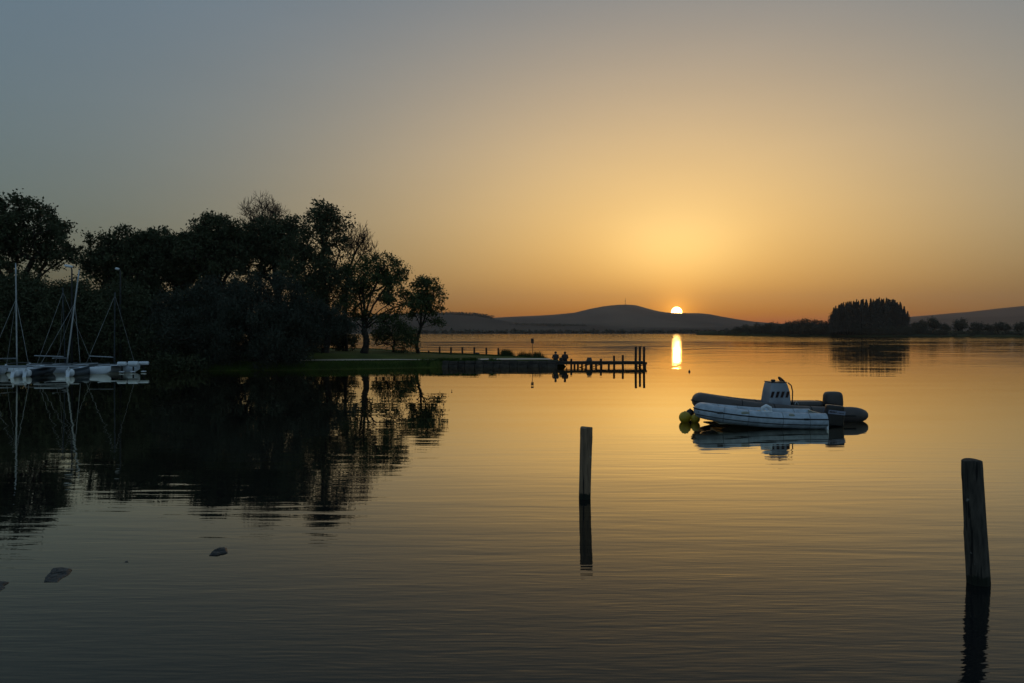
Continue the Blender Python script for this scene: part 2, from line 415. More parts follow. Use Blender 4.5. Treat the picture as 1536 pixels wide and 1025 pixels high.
# ------------------------------------------------------------------ leaves and trees
def leaf_mesh(name, pts, size, rng, aspect=.55, flat=0.):
    """pts (n,3) leaf centres -> bent leaf blades"""
    n = len(pts)
    a = rng.normal(size=(n, 3)); a[:, 2] *= (1-flat)
    a /= np.linalg.norm(a, axis=1)[:, None]
    b = rng.normal(size=(n, 3)); b -= a*(a*b).sum(1)[:, None]; b /= np.linalg.norm(b, axis=1)[:, None]
    s = (size*np.clip(np.exp(rng.normal(size=n)*.28), .5, 1.8))[:, None]
    V = np.stack([pts-a*s*.5, pts+b*s*aspect*.5, pts+a*s*.5, pts-b*s*aspect*.5], 1).reshape(-1, 3)
    F = np.arange(4*n).reshape(n, 4)
    return quads(name, V, F)

def grow(base, fork, targets, rng, step=.6, wob=.10, limbs=()):
    """skeleton: every target hooks onto the nearest earlier node"""
    base = np.array(base, float); fork = np.array(fork, float)
    P = [base]; par = [-1]
    nseg = max(2, int(np.linalg.norm(fork-base)/step))
    side = rng.normal(size=3)*.12; side[2] = 0
    for i in range(1, nseg+1):
        t = i/nseg; P.append(base+(fork-base)*t+side*math.sin(PI*t)+rng.normal(size=3)*.02); par.append(len(P)-2)
    nt = len(P); fk = nt-1
    for c in limbs:
        c = np.array(c); ctl = fork+(c-fork)*np.array([.28, .28, .62])+rng.normal(size=3)*.12
        k = max(3, int(np.linalg.norm(c-fork)/step)); prev = fk
        for q in range(1, k+1):
            u = q/k; P.append((1-u)**2*fork+2*u*(1-u)*ctl+u*u*c+rng.normal(size=3)*.03); par.append(prev); prev = len(P)-1
    order = np.argsort([np.linalg.norm(t-fork)+rng.uniform(0, .6) for t in targets])
    tips = []
    for i in order:
        t = targets[i]
        A = np.array(P); dvec = t-A; dist = np.linalg.norm(dvec, axis=1)
        cost = dist+np.maximum(0, A[:, 2]-t[2])*.9
        cost[:max(1, nt-2)] += 2.5
        j = int(np.argmin(cost)); L_ = dist[j]; k = max(1, int(L_/step)); prev = j
        bow = rng.normal(size=3)*wob*L_; bow[2] = abs(bow[2])*.2-L_*.06
        for q in range(1, k+1):
            u = q/k
            P.append(A[j]+(t-A[j])*u+bow*math.sin(PI*u)); par.append(prev); prev = len(P)-1
        tips.append(prev)
    P = np.array(P); cnt = np.zeros(len(P)); cnt[tips] += 1
    for i in range(len(P)-1, 0, -1): cnt[par[i]] += cnt[i]
    return P, np.array(par), np.maximum(cnt, 1), tips
def skel_mesh(name, P, par, cnt, r0, rng, seg=5, pw=.5, rmin=.016):
    tot = cnt[0]; rad = np.maximum(r0*(cnt/tot)**pw, rmin)
    V = []; F = []
    for i in range(1, len(P)):
        j = par[i]; a = P[j]; b = P[i]; d = b-a; L_ = np.linalg.norm(d)
        if L_ < 1e-6: continue
        d /= L_; u = np.cross(d, [.3, .9, .1]); u /= np.linalg.norm(u); v = np.cross(d, u)
        ra = min(rad[j], rad[i]*1.5); rb = rad[i]
        if j == 0: ra = rad[i]*1.45
        n = 8 if rb > .08 else (5 if rb > .03 else 3)
        ang = np.arange(n)*2*PI/n; c = np.cos(ang)[:, None]*u+np.sin(ang)[:, None]*v
        b0 = len(V); V += list(a+c*ra)+list(b+d*.02+c*rb)
        F += [(b0+k, b0+(k+1) % n, b0+n+(k+1) % n, b0+n+k) for k in range(n)]
    return quads(name, V, F)
def lobe_points(lobes, n, rng, shell=.45, squash=1.0, mind=.0, gap=0.35):
    """lobes: (cx, cy, cz, rx, ry, rz)"""
    vol = np.array([l[3]*l[4]*l[5] for l in lobes])**.8; out = []
    seed = rng.integers(1e6)
    while len(out) < n:
        l = lobes[rng.choice(len(lobes), p=vol/vol.sum())]
        d = rng.normal(size=3); d /= np.linalg.norm(d); r = rng.uniform(shell, 1)**.6
        p = np.array(l[:3])+d*r*np.array(l[3:])
        if d[2] < -.5 and rng.random() < .5: continue
        if fbm(np.array(p[0]), np.array(p[2]+p[1]*.7), 1.4, 3, seed) < -.5+gap-.35: continue
        out.append(p)
    return np.array(out)
def tree(label, base, fork_h, lobes, n, seed, leafm='leaf', leaf=.17, per=70, sig=.36, r0=.28, cat='tree', group=None, name='broadleaf_tree', shell=.15, lean=(0, 0), gap=.35, wob=.10):
    rng = np.random.default_rng(seed); n = int(n*(1.35 if per else 1)); sig *= .74; leaf *= 1.06
    base = np.array(base, float)
    root = empty(name, base, 0, label, cat, group)
    lb = [tuple(np.array(l[:3])-base)+tuple(l[3:]) for l in lobes]
    T = lobe_points(lb, n, rng, shell, gap=gap)
    limbs = [(l[0], l[1], l[2]-.15*l[5]) for l in lb if l[2] > fork_h+.4]
    P, par, cnt, tips = grow((0, 0, -.15), (lean[0], lean[1], fork_h), T, rng, wob=wob, limbs=limbs)
    if not per:
        # fine dead twigs fanning up and out from every shoot end
        tp = np.array(tips); ex = []; pr = []
        for _ in range(4):
            dv = P[tp]-P[par[tp]]; dv /= np.linalg.norm(dv, axis=1)[:, None]+1e-6
            dv = dv*.6+rng.normal(size=dv.shape)*.45+np.array([0, 0, .75]); dv /= np.linalg.norm(dv, axis=1)[:, None]
            ex.append(P[tp]+dv*rng.uniform(.25, .7, (len(tp), 1))); pr.append(tp)
        P = np.concatenate([P]+ex); par = np.concatenate([par]+pr); cnt = np.concatenate([cnt, np.ones(len(P)-len(cnt))])
    link('trunk', skel_mesh('trunk', P, par, cnt, r0, rng, rmin=.016 if per else .010), M['bark'], root)
    if per:
        C = T[rng.integers(0, len(T), n*per//2)]+rng.normal(size=(n*per//2, 3))*sig*np.array([1.15, 1.15, .8])
        # leaves also strung along the outer shoots
        thin = np.where(cnt <= 2)[0]; C2 = P[thin[rng.integers(0, len(thin), n*per//2)]]+rng.normal(size=(n*per//2, 3))*sig*.8
        link('crown', leaf_mesh('crown', np.concatenate([C, C2]), leaf, rng), M[leafm], root)
    return root
def lobes_px(spec, d, depth=1.0):
    """(px, py, rx_px, rz_px[, dy]) at distance d -> world lobes"""
    k = d/FPX; out = []
    for s in spec:
        dy = s[4] if len(s) > 4 else 0
        out.append((X(s[0], d+dy), d+dy, Z(s[1], d+dy), s[2]*k, min(s[2], s[3]*1.3)*k*depth, s[3]*k))
    return out
def gz(x, y):
    """peninsula ground height"""
    return float(land_h(np.array(x), np.array(y)))

# peninsula outline (front and back shore as functions of x)
FR = [(-80, 47), (-40, 51.5), (-33, 51.5), (-26, 50.8), (-20, 51), (-15, 51.8), (-10, 53.6), (-6, 55.4), (-3.5, 56.3), (3, 56.3), (4.0, 57.2)]
BK = [(-80, 110), (-40, 100), (-26, 92), (-15, 84), (-8, 79), (-4, 74), (0, 68), (2, 64), (3.4, 59.5), (4.0, 57.2)]
def land_h(x, y):
    f = np.interp(x, [a for a, _ in FR], [b for _, b in FR]); b = np.interp(x, [a for a, _ in BK], [q for _, q in BK])
    n1 = fbm(x, y, .35, 4, 11)
    wf = .35+1.25*(1-ss(-9, -4.5, x))
    df = (y-f+n1*.25*(1-ss(-8, -5.7, x)))/wf; db = (b-y+n1*.8)/3.0
    t = np.minimum(df, db); t = np.where(x > 3.2, np.minimum(t, (3.9-x)/.5), t)
    h = .48*ss(0, 1, t)-.35*(1-ss(-1.2, 0.02, t))
    mound = .42*ss(2, 9, y-f)*ss(4, 10, b-y+2)*(1-ss(-14, -5, x))
    return h+mound+n1*.03*ss(.8, 1.6, t)
def peninsula():
    xs = np.concatenate([np.arange(-80, -36, 1.5), np.arange(-36, 4.6, .3)]); ys = np.concatenate([np.arange(46, 60, .25), np.arange(60, 112, .7)])
    A, B = np.meshgrid(xs, ys); Zz = land_h(A, B)
    V = np.stack([A, B, Zz], -1).reshape(-1, 3); nc = len(xs)
    F = np.array([(i*nc+j, i*nc+j+1, (i+1)*nc+j+1, (i+1)*nc+j) for i in range(len(ys)-1) for j in range(nc-1)])
    keep = V[F][:, :, 2].max(1) > -.3
    o = link('grass_spit', quads('grass_spit', V, F[keep]), M['grass'], smooth=True); tag(o, kind='structure'); o.name = 'terrain'
peninsula()
# gravel path along the quay edge, draped on the ground
def path():
    V = []; F = []; xs = np.arange(-17, 2.95, .3)
    for i, x in enumerate(xs):
        f = np.interp(x, [a for a, _ in FR], [b for _, b in FR])
        off = .42+1.4*(1-float(ss(-9, -4.5, x)))
        wd = .55+.22*float(ss(-6, 0, x))
        for k in range(4):
            y = f+off+k*wd+.05*math.sin(x*1.7+k)*(k in (0, 3)); V.append((x, y, gz(x, y)+.05))
        if i:
            b = (i-1)*4
            F += [(b+k, b+4+k, b+5+k, b+1+k) for k in range(3)]
    me = bpy.data.meshes.new('path'); me.from_pydata(V, [], F); me.update()
    tag(link('path', me, M['path']), kind='structure')
path()
def quay_wall():
    mb = MB(); rng = random.Random(3)
    x = -4.9
    root = empty('quay_wall', (-5.6, 56.1, 0), 0, 'low dark stone quay wall edging the grass spit beside the pier', 'wall')
    mb2 = MB()
    while x < 3.2:
        w = rng.uniform(.35, .8)
        if x+w > 3.2: w = 3.2-x
        zt = .46+rng.uniform(-.02, .02); split = .22+rng.uniform(-.03, .03); dpt = rng.uniform(0, .06)
        yo = min(0., float(np.interp(x+w/2, [a for a, _ in FR], [q for _, q in FR]))-56.3)*.95+.1
        mb.box((x+w/2+5.6, yo+.02-dpt, (split-.35)/2), (w-.02, .5, split+.35)); mb.box((x+w/2+5.6+.03, yo+.04-dpt*.5, (zt+split+.02)/2), (w-.035, .45, zt-split-.02))
        x += w
    mb.build('stone_course', M['stone'], root, bevel=.03)
    mb2.box((4.7, .33, .0), (7.9, .1, .8)); mb2.build('backing', M['stone'], root)
quay_wall()
# blades of grass and reeds
def blades(name, pts, hgt, w, rng, lean=.35, m='blade'):
    n = len(pts); th = rng.uniform(0, 2*PI, n); h = hgt*rng.uniform(.45, 1.15, n)
    dx = np.cos(th); dy = np.sin(th)
    ln = rng.normal(size=(n, 2))*lean*h[:, None]
    side = np.stack([dx*w, dy*w, 0*dx], 1)
    mid = pts+np.stack([ln[:, 0]*.35, ln[:, 1]*.35, h*.55], 1); tip = pts+np.stack([ln[:, 0], ln[:, 1], h], 1)
    V = np.stack([pts-side, pts+side, mid+side*.7, mid-side*.7, tip+side*.1, tip-side*.1], 1).reshape(-1, 3)
    b = np.arange(n)[:, None]*6
    F = np.concatenate([b+np.array([[0, 1, 2, 3]]), b+np.array([[3, 2, 4, 5]])])
    return link(name, quads(name, V, F), M[m])
def scatter():
    rng = np.random.default_rng(4)
    xs = rng.uniform(-20, 3.2, 60000); f = np.interp(xs, [a for a, _ in FR], [b for _, b in FR]); b = np.interp(xs, [a for a, _ in BK], [q for _, q in BK])
    u = rng.random(60000); ys = np.where(u < .35, f+rng.uniform(.1, .6+1.2*(xs < -6)), np.where(u < .7, b-rng.uniform(0, 3.5, 60000), f+1.5+u*(b-f-2)))
    off = .42+1.4*(1-ss(-9, -4.5, xs)); onpath = (ys > f+off-.03) & (ys < f+off+1.75+.6*ss(-6, 0, xs))
    z = land_h(xs, ys); k = (z > .12) & ~onpath & ~((xs > -5.7) & (ys < f+.5))
    P = np.stack([xs, ys, z-.02], 1)[k]
    tag(blades('grass', P, .11, .012, rng), kind='stuff', label='short green grass covering the spit', cat='grass')
    # tall reeds and rushes near the tip
    pts = []
    for px, d, wpx, n in ((761, 66.5, 9, 1100), (786, 65.5, 8, 500), (797, 64.5, 14, 900), (812, 62.5, 12, 900)):
        x = X(px, d)+rng.normal(size=n)*wpx*d/FPX*.5; y = d+rng.normal(size=n)*.5
        pts.append(np.stack([x, y, land_h(x, y)-.03], 1))
    P = np.concatenate(pts); P = P[P[:, 2] > 0]
    tag(blades('reeds', P, .6, .014, rng, .16, 'reed'), kind='stuff', label='dark tufts of tall reeds near the tip of the spit', cat='reeds')
    # rough bank vegetation at the waterline
    x = rng.uniform(-36, -4.6, 9400); f = np.interp(x, [a for a, _ in FR], [b for _, b in FR]); y = f+rng.uniform(-.05, .9, 9400)
    z = land_h(x, y); k = z > .02
    cx_ = rng.uniform(-5.2, -1.0, 14); xi = cx_[rng.integers(0, 14, 1500)]+rng.normal(size=1500)*.14; yi = 56.35+rng.uniform(-.12, .22, 1500)
    extra = np.stack([xi, yi, land_h(xi, yi*0+56.75)-.03], 1)
    P0 = np.stack([x, y, z-.03], 1)[k]; k = np.ones(len(P0)+1500, bool); x, y, z = np.concatenate([P0, extra]).T; z = z+.03
    tag(blades('bank_plants', np.stack([x, y, z-.03], 1)[k], .26, .016, rng, .5), kind='stuff', label='ragged plants hanging over the bank at the waterline', cat='plants')
scatter()

OAKS = 'broadleaf trees on the left shore'
# far-left oak
tree('broad oak at the far left edge, its crown rising highest behind the catamarans', (X(20, 60), 60, .8), 3.4, lobes_px([(15, 335, 85, 46), (-35, 350, 70, 52), (72, 362, 44, 32), (98, 385, 26, 20), (10, 392, 70, 34), (5, 310, 48, 22)], 60), 300, 11, leaf=.19, per=74, r0=.36, group=OAKS)
tree('dense rounded dark tree second from the left, behind the street lamps', (X(190, 64), 64, .8), 3.2, lobes_px([(175, 384, 50, 38), (205, 366, 38, 26), (160, 400, 40, 40), (215, 400, 46, 48), (190, 440, 60, 40)], 64), 280, 12, leaf=.19, per=82, r0=.34, group=OAKS)
tree('dense dark tree with a flat knobbly top, third from the left', (X(262, 66), 66, .8), 3.5, lobes_px([(250, 370, 36, 28), (278, 380, 34, 32), (255, 400, 52, 44), (300, 420, 40, 44)], 66), 250, 13, leaf=.19, per=82, r0=.34, group=OAKS)
tree('tall rounded tree just left of the bare-topped tree', (X(325, 64), 64, .8), 3.8, lobes_px([(318, 350, 38, 28), (345, 362, 36, 36), (310, 380, 46, 40), (345, 400, 45, 45)], 64), 270, 14, leaf=.18, per=66, r0=.33, group=OAKS)
tree('tallest leafy tree of the middle group, right of the bare twiggy top', (X(418, 66), 66, .8), 4.0, lobes_px([(405, 358, 40, 32), (438, 345, 28, 26), (380, 378, 40, 38), (425, 385, 48, 44)], 66), 280, 15, leaf=.18, per=62, r0=.33, group=OAKS)
tree('tall leaning oak whose crown juts furthest right over the grass', (X(487, 62), 62, .9), 3.6, lobes_px([(480, 325, 26, 24), (500, 342, 30, 30), (470, 365, 42, 42), (510, 372, 22, 20), (455, 410, 46, 42), (492, 420, 40, 38), (500, 455, 28, 28), (462, 455, 44, 38), (482, 478, 30, 22)], 62), 330, 16, leaf=.165, per=56, r0=.26, group=OAKS, gap=.45)
tree('spreading many-limbed tree with a forked trunk on the grass bank', (X(546, 63), 63, .95), 1.7, lobes_px([(578, 400, 26, 18), (590, 418, 26, 26), (560, 430, 34, 30), (530, 415, 24, 22), (535, 450, 34, 26), (585, 452, 36, 26), (520, 470, 24, 20), (570, 475, 40, 16), (610, 452, 16, 20), (545, 395, 20, 14)], 63), 265, 17, 'leaf2', leaf=.15, per=42, sig=.30, r0=.25, group=OAKS, gap=.5, wob=.14)
tree('small slender tree standing alone at the right end of the row', (X(628, 70), 70, .62), 2.2, lobes_px([(640, 430, 24, 17), (650, 446, 20, 16), (630, 452, 20, 18), (645, 468, 24, 12), (622, 470, 12, 12), (655, 484, 14, 5)], 70), 100, 18, 'leaf2', leaf=.16, per=52, sig=.30, r0=.14, group=OAKS, gap=.4, lean=(.15, 0))
# bare crowns
def bare(label, base, fork_h, lobes, n, seed, r0, group=None):
    r = tree(label, base, fork_h, lobes, n, seed, per=0, r0=r0, group=group, name='bare_tree', gap=.2, shell=.05, wob=.02)
    return r
bare('bare twiggy tree top poking above the middle of the tree group', (X(392, 70), 70, .8), 8.0, lobes_px([(374, 318, 14, 22), (394, 316, 26, 22), (414, 324, 16, 16), (388, 335, 26, 20)], 70), 330, 31, .12)
bare('half-bare thin tree fanning right above the forked tree', (X(520, 66), 66, .9), 5.6, lobes_px([(546, 354, 9, 16), (532, 372, 16, 28), (552, 372, 12, 22), (564, 390, 10, 12)], 66), 240, 32, .12)

# shrubs
def shrub(label, px, d, rx, top, bot, n, seed, m='leaf', leaf=.15, per=60, sig=.3, name='shrub', extra=(), group='shrubs along the left shore', r0=.12, gap=.3, z0=None):
    k = d/FPX; base = (X(px, d), d, z0 if z0 is not None else max(.3, gz(X(px, d), d)))
    mid = (top+bot)/2; hh = (bot-top)/2
    lb = lobes_px([(px, mid+hh*.15, rx, hh*.95), (px-rx*.4, mid+hh*.35, rx*.55, hh*.7), (px+rx*.42, mid+hh*.35, rx*.52, hh*.7)]+list(extra), d)
    return tree(label, base, .35, lb, n, seed, m, leaf, per, sig, r0, 'shrub', group, name, shell=.5, gap=gap)
shrub('huge pale-green willow bush domed over the water left of the grass', 385, 53.6, 90, 418, 556, 620, 41, 'willow', .115, 165, .42, 'willow_bush', [(300, 490, 75, 62, 0), (430, 498, 48, 50, 0), (250, 505, 50, 48, 0), (400, 440, 55, 26, 0), (340, 448, 50, 32, 0), (462, 482, 42, 34, 1), (505, 492, 34, 20, 2), (280, 537, 60, 19, -1.2), (380, 540, 60, 17, -1.0), (250, 545, 40, 13, -1.8), (330, 547, 60, 11, -1.4)], r0=.3, gap=.1)
shrub('dark bush under the far-left oak, behind the leftmost mast', 20, 53.5, 60, 392, 552, 330, 42, per=120, leaf=.145, sig=.44, gap=.1)
shrub('dark bush behind the upright mast of the middle catamaran', 105, 53.5, 55, 405, 553, 300, 43, per=120, leaf=.145, sig=.44, gap=.1)
shrub('dark bush behind the right-hand catamaran rigging', 185, 53.5, 55, 415, 554, 300, 44, per=120, leaf=.145, sig=.44, gap=.1)
shrub('low dark bush where the boats give way to the willow bush', 235, 53, 40, 470, 556, 240, 45, per=120, leaf=.14, sig=.40, gap=.1, extra=[(225, 546, 40, 11, -1.2), (270, 547, 36, 10, -1.6)])
shrub('leafy thicket beyond the willow bush, under the leaning oak', 455, 62, 34, 455, 532, 200, 46, per=60, leaf=.15)
shrub('loose undergrowth left of the forked trunk', 515, 68, 24, 476, 524, 95, 47, per=44, leaf=.14, sig=.28)
shrub('loose bushy undergrowth right of the forked trunk', 590, 69, 38, 474, 530, 120, 48, 'leaf2', per=44, leaf=.13, sig=.36, gap=.62)
shrub('dark bush filling the gap below the third tree from the left', 300, 60, 55, 420, 540, 260, 49, per=120, leaf=.145, sig=.44, gap=.1)

# ------------------------------------------------------------------ distant right shore
SH = [(1050, 640), (1072, 597), (1150, 515), (1243, 455), (1362, 427), (1450, 400), (1536, 373), (1800, 330)]
def right_land():
    pts = []
    for px, d in SH: pts.append((X(px, d), d))
    xs = np.array([p[0] for p in pts]); ys = np.array([p[1] for p in pts])
    V = []; F = []; U = np.linspace(xs[0], 480, 140); T = [0, .8, 2.5, 6, 14, 30, 60, 110, 200, 330]
    for i, x in enumerate(U):
        y0 = np.interp(x, xs, ys)+fbm(np.array(x), np.array(0.), .15, 3, 8)*3
        tip = min(1, (i/10)**.7)
        for t in T:
            z = -.4 if t == 0 else (.3+min(2.6, t*.045)+fbm(np.array(x), np.array(y0+t), .05, 3, 9)*.15)
            V.append((x, y0+t*max(.04, tip), float(z) if i else -.4))
        if i:
            b = (i-1)*len(T); F += [(b+k, b+len(T)+k, b+len(T)+k+1, b+k+1) for k in range(len(T)-1)]
    me = bpy.data.meshes.new('far_shore'); me.from_pydata(V, [], F); me.update()
    o = link('terrain_far_shore', me, M['land'], smooth=True); tag(o, kind='structure'); o.name = 'terrain'
right_land()
def shore_d(px): return float(np.interp(px, [a for a, _ in SH], [b for _, b in SH]))
def conifer_proto(seed):
    rng = np.random.default_rng(seed)
    root = empty('conifer', (0, 0, -50), 0, 'tall dark conifer in the dense clump on the far right shore', 'tree', 'conifers in the far clump')
    MB().tube([(0, 0, 0), (.1, 0, .5), (0, 0, 1)], [.018, .012, .002], 6).build('trunk', M['bark'], root)
    # whorls of drooping boughs; unit height
    pts = []
    for z in np.linspace(.12, .99, 30):
        r = .19*(1-z)**.75*(1+rng.normal()*.10)+.006
        for k in range(9):
            a = rng.uniform(0, 2*PI); L_ = r*rng.uniform(.7, 1.15)
            for u in np.linspace(.15, 1, 8): pts.append((math.cos(a)*L_*u, math.sin(a)*L_*u, z-u*u*.035+rng.normal()*.006))
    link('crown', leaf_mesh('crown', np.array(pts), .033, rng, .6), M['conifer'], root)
    return root
CON = [conifer_proto(s) for s in (1, 2, 3)]
used = [False]*3
def conifers():
    r = random.Random(5); k = 0
    prof = [(1243, 470), (1250, 460), (1262, 453.5), (1280, 450), (1300, 447), (1325, 445.5), (1343, 448), (1354, 454), (1362, 465)]
    items = []
    n = 26
    for row, (dd, dy) in enumerate(((448, 0), (458, 3), (470, 6))):
        for i in range(n-row*4):
            px = 1246+row*4+(114-row*8)*i/(n-row*4-1)+r.uniform(-1.6, 1.6)
            top = np.interp(px, [a for a, _ in prof], [b for _, b in prof])+r.uniform(-1, 1)+r.random()**2*5+abs(row-1)*1.5
            items.append((px, dd+r.uniform(-2, 2), top))
    for px, d, top in items:
        j = r.randrange(3); H = Z(top, d)-1.2
        sc = (H*r.uniform(.65, 1.15), H*r.uniform(.65, 1.15), H); loc = (X(px, d), d, 1.2)
        if not used[j]:
            used[j] = True; CON[j].location = loc; CON[j].scale = sc
        else: copy_tree(CON[j], loc, r.uniform(0, 6), sc)
conifers()
def round_proto(seed, name, cat, label, group, m='farleaf', low=False, n=2600):
    rng = np.random.default_rng(seed)
    root = empty(name, (0, 0, -50), 0, label, cat, group)
    # unit: height 1, crown radius about .42
    lob = [(0, 0, .58, .36, .36, .38), (.18, .05, .5, .24, .24, .26), (-.18, -.05, .52, .25, .25, .28), (.05, .1, .75, .2, .2, .2)] if not low else [(0, 0, .45, .5, .42, .5), (.3, 0, .35, .3, .3, .35), (-.32, 0, .3, .32, .3, .33)]
    T = lobe_points(lob, 46, rng, .5, gap=.1)
    P, par, cnt, tips = grow((0, 0, -.02), (0, 0, .22 if not low else .08), T, rng, step=.08)
    link('trunk', skel_mesh('trunk', P, par, cnt, .035, rng, rmin=.003), M['bark'], root)
    C = T[rng.integers(0, len(T), n)]+rng.normal(size=(n, 3))*.075
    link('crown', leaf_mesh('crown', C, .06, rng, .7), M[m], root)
    return root
def far_trees():
    r = random.Random(9)
    P = [round_proto(s, 'round_tree', 'tree', 'x', 'round trees on the far right shore') for s in (21, 22)]
    Bp = [round_proto(s, 'shore_bush', 'bush', 'dark bush in the low scrub along the far right shore', 'bushes along the far right shore', low=True, n=1500) for s in (23, 24)]
    T = [(1374, 484, 8, 'round tree just right of the conifer clump'), (1383, 481, 9, 'second round tree right of the conifer clump'), (1400, 477.5, 10, 'tallest round tree right of the conifer clump'),
         (1418, 486, 7, 'low round tree between the tall one and the broad one on the right shore'), (1440, 479.5, 11, 'broad round tree in the open field right of the conifers'),
         (1465, 484, 10, 'isolated round tree standing at the water on the right shore'), (1484, 487, 7, 'small tree between the two last pairs on the right shore'),
         (1498, 484, 10, 'round tree near the right edge of the picture'), (1509, 486, 7, 'small tree beside the one near the right edge'), (1529, 484, 9, 'tree at the extreme right edge of the far shore'),
         (1250, 470, 8, 'round leafy tree at the left foot of the conifer clump')]
    us = [False, False]
    for px, top, rp, lab in T:
        d = shore_d(px)+r.uniform(12, 30); j = r.randrange(2); zb = 1.0; H = Z(top, d)-zb
        sx = rp*d/FPX/.42; loc = (X(px, d), d, zb)
        if not us[j]: us[j] = True; o = P[j]; o.location = loc; o.scale = (sx, sx, H); o['label'] = lab
        else: copy_tree(P[j], loc, r.uniform(0, 6), (sx, sx, H), lab)
    prof = [(1068, 500), (1080, 495.5), (1100, 489), (1115, 485.5), (1150, 482.5), (1195, 478), (1215, 475.5), (1235, 479), (1250, 484), (1300, 486), (1370, 486), (1400, 490), (1440, 493), (1536, 495)]
    us = [False, False]; px = 1072
    while px < 1536:
        d = shore_d(px)+r.uniform(3, 14); top = np.interp(px, [a for a, _ in prof], [b for _, b in prof])+r.uniform(-1, 5)
        j = r.randrange(2); H = max(1.2, Z(top, d)-.3); sx = max(H*r.uniform(.7, 1.1), 3.); loc = (X(px, d), d, .2)
        if not us[j]: us[j] = True; Bp[j].location = loc; Bp[j].scale = (sx, sx, H)
        else: copy_tree(Bp[j], loc, r.uniform(0, 6), (sx, sx, H))
        px += r.uniform(3.0, 5.5) if px < 1420 else r.uniform(4, 11)
far_trees()
# distant woods (read as one mass)
def far_woods():
    rng = np.random.default_rng(12)
    pts = []; 
    def belt(p0, p1, d0, d1, n, hmin, hmax, base):
        px = rng.uniform(p0, p1, n); d = rng.uniform(d0, d1, n); h = rng.uniform(hmin, hmax, n)
        for a, b_, c in zip(px, d, h):
            k = 14; x = X(a, b_)+rng.normal(size=k)*c*.3; y = b_+rng.normal(size=k)*c*.3; z = base(a, b_)+np.abs(rng.normal(size=k))*c*.45
            pts.append(np.stack([x, y, np.minimum(z, base(a, b_)+c)], 1))
    belt(560, 1100, 1003, 1050, 420, 1.5, 4, lambda a, b: 1.0)
    belt(1100, 1500, 1003, 1050, 120, 1.5, 4, lambda a, b: 1.0)
    m2 = lambda a, b: Z(np.interp(a, [p for p, _ in MID], [q for _, q in MID])+1.4, b)
    belt(560, 738, 2150, 2220, 1100, 8, 14, m2)
    belt(740, 880, 1900, 2100, 300, 3, 6, lambda a, b: Z(488+(a-740)*.012, b))
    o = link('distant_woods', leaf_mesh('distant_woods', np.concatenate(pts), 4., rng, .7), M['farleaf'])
    tag(o, 'strips of distant woodland along the far shore and wooded hill', 'woodland', kind='stuff')
far_woods()
# summit mast
d = 4500; o = empty('radio_mast', (X(938, d), d, Z(459, d)), 0, 'thin radio mast on the summit of the distant hill', 'mast')
MB().tube([(0, 0, -3), (0, 0, 22), (0, 0, 44)], [1.6, 1.1, .5], 6).build('mast_pole', M['mast_far'], o)
MB().tube([(0, 0, 26), (0, 0, 30)], [1.9, 1.9], 8).build('antenna_drum', M['mast_far'], o)

# ------------------------------------------------------------------ posts in the water
def water_post(px_b, py_b, px_t, py_t, wb, wt, m, label, seed):
    B = W(px_b, py_b); k = B.y/FPX; H = (py_b-py_t)*k; rng = random.Random(seed); dx = (px_t-px_b)*k
    root = empty('mooring_post', B, 0, label, 'post')
    n = 40; rings = 26; secs = []
    zs = [-.6+(H+.6-.012)*i/(rings-1) for i in range(rings)]+[H, H+.002]
    ph = [rng.uniform(0, 6) for _ in range(6)]
    knots = [(rng.uniform(0, 6.28), rng.uniform(0, H), rng.uniform(.004, .008)) for _ in range(7)]
    for i, z in enumerate(zs):
        t = max(0, min(1, z/H)); r = (wb+(wt-wb)*t)*k/2
        if i == len(zs)-2: r *= .93
        if i == len(zs)-1: r *= .5
        sec = []
        for j in range(n):
            a = 2*PI*j/n
            q = 1+.02*math.sin(3*a+ph[0]+z*.8)+.012*math.sin(7*a+ph[1]+z*2)+.008*math.sin(13*a+ph[2])+.006*math.sin(z*9+ph[3]+a*2)
            rr = r*q
            for ka, kz, kd in knots:
                dd = (math.atan2(math.sin(a-ka), math.cos(a-ka))*r)**2+(z-kz)**2*.3
                rr += kd*math.exp(-dd/.0012)
            sec.append((math.cos(a)*rr+dx*z/H, math.sin(a)*rr, z+(.006*math.sin(2*a+ph[4]) if i >= len(zs)-2 else 0)))
        secs.append(sec)
    MB().loft(secs).build('shaft', m, root, smooth=False)
    return root
water_post(877, 748, 879.5, 641, 17.5, 18.5, M['wood_post'], 'thinner upright wooden mooring post in the middle of the water', 1)
water_post(1468, 875, 1458, 690, 32.5, 28, M['wood_post2'], 'thick leaning wooden mooring post near the right edge', 2)

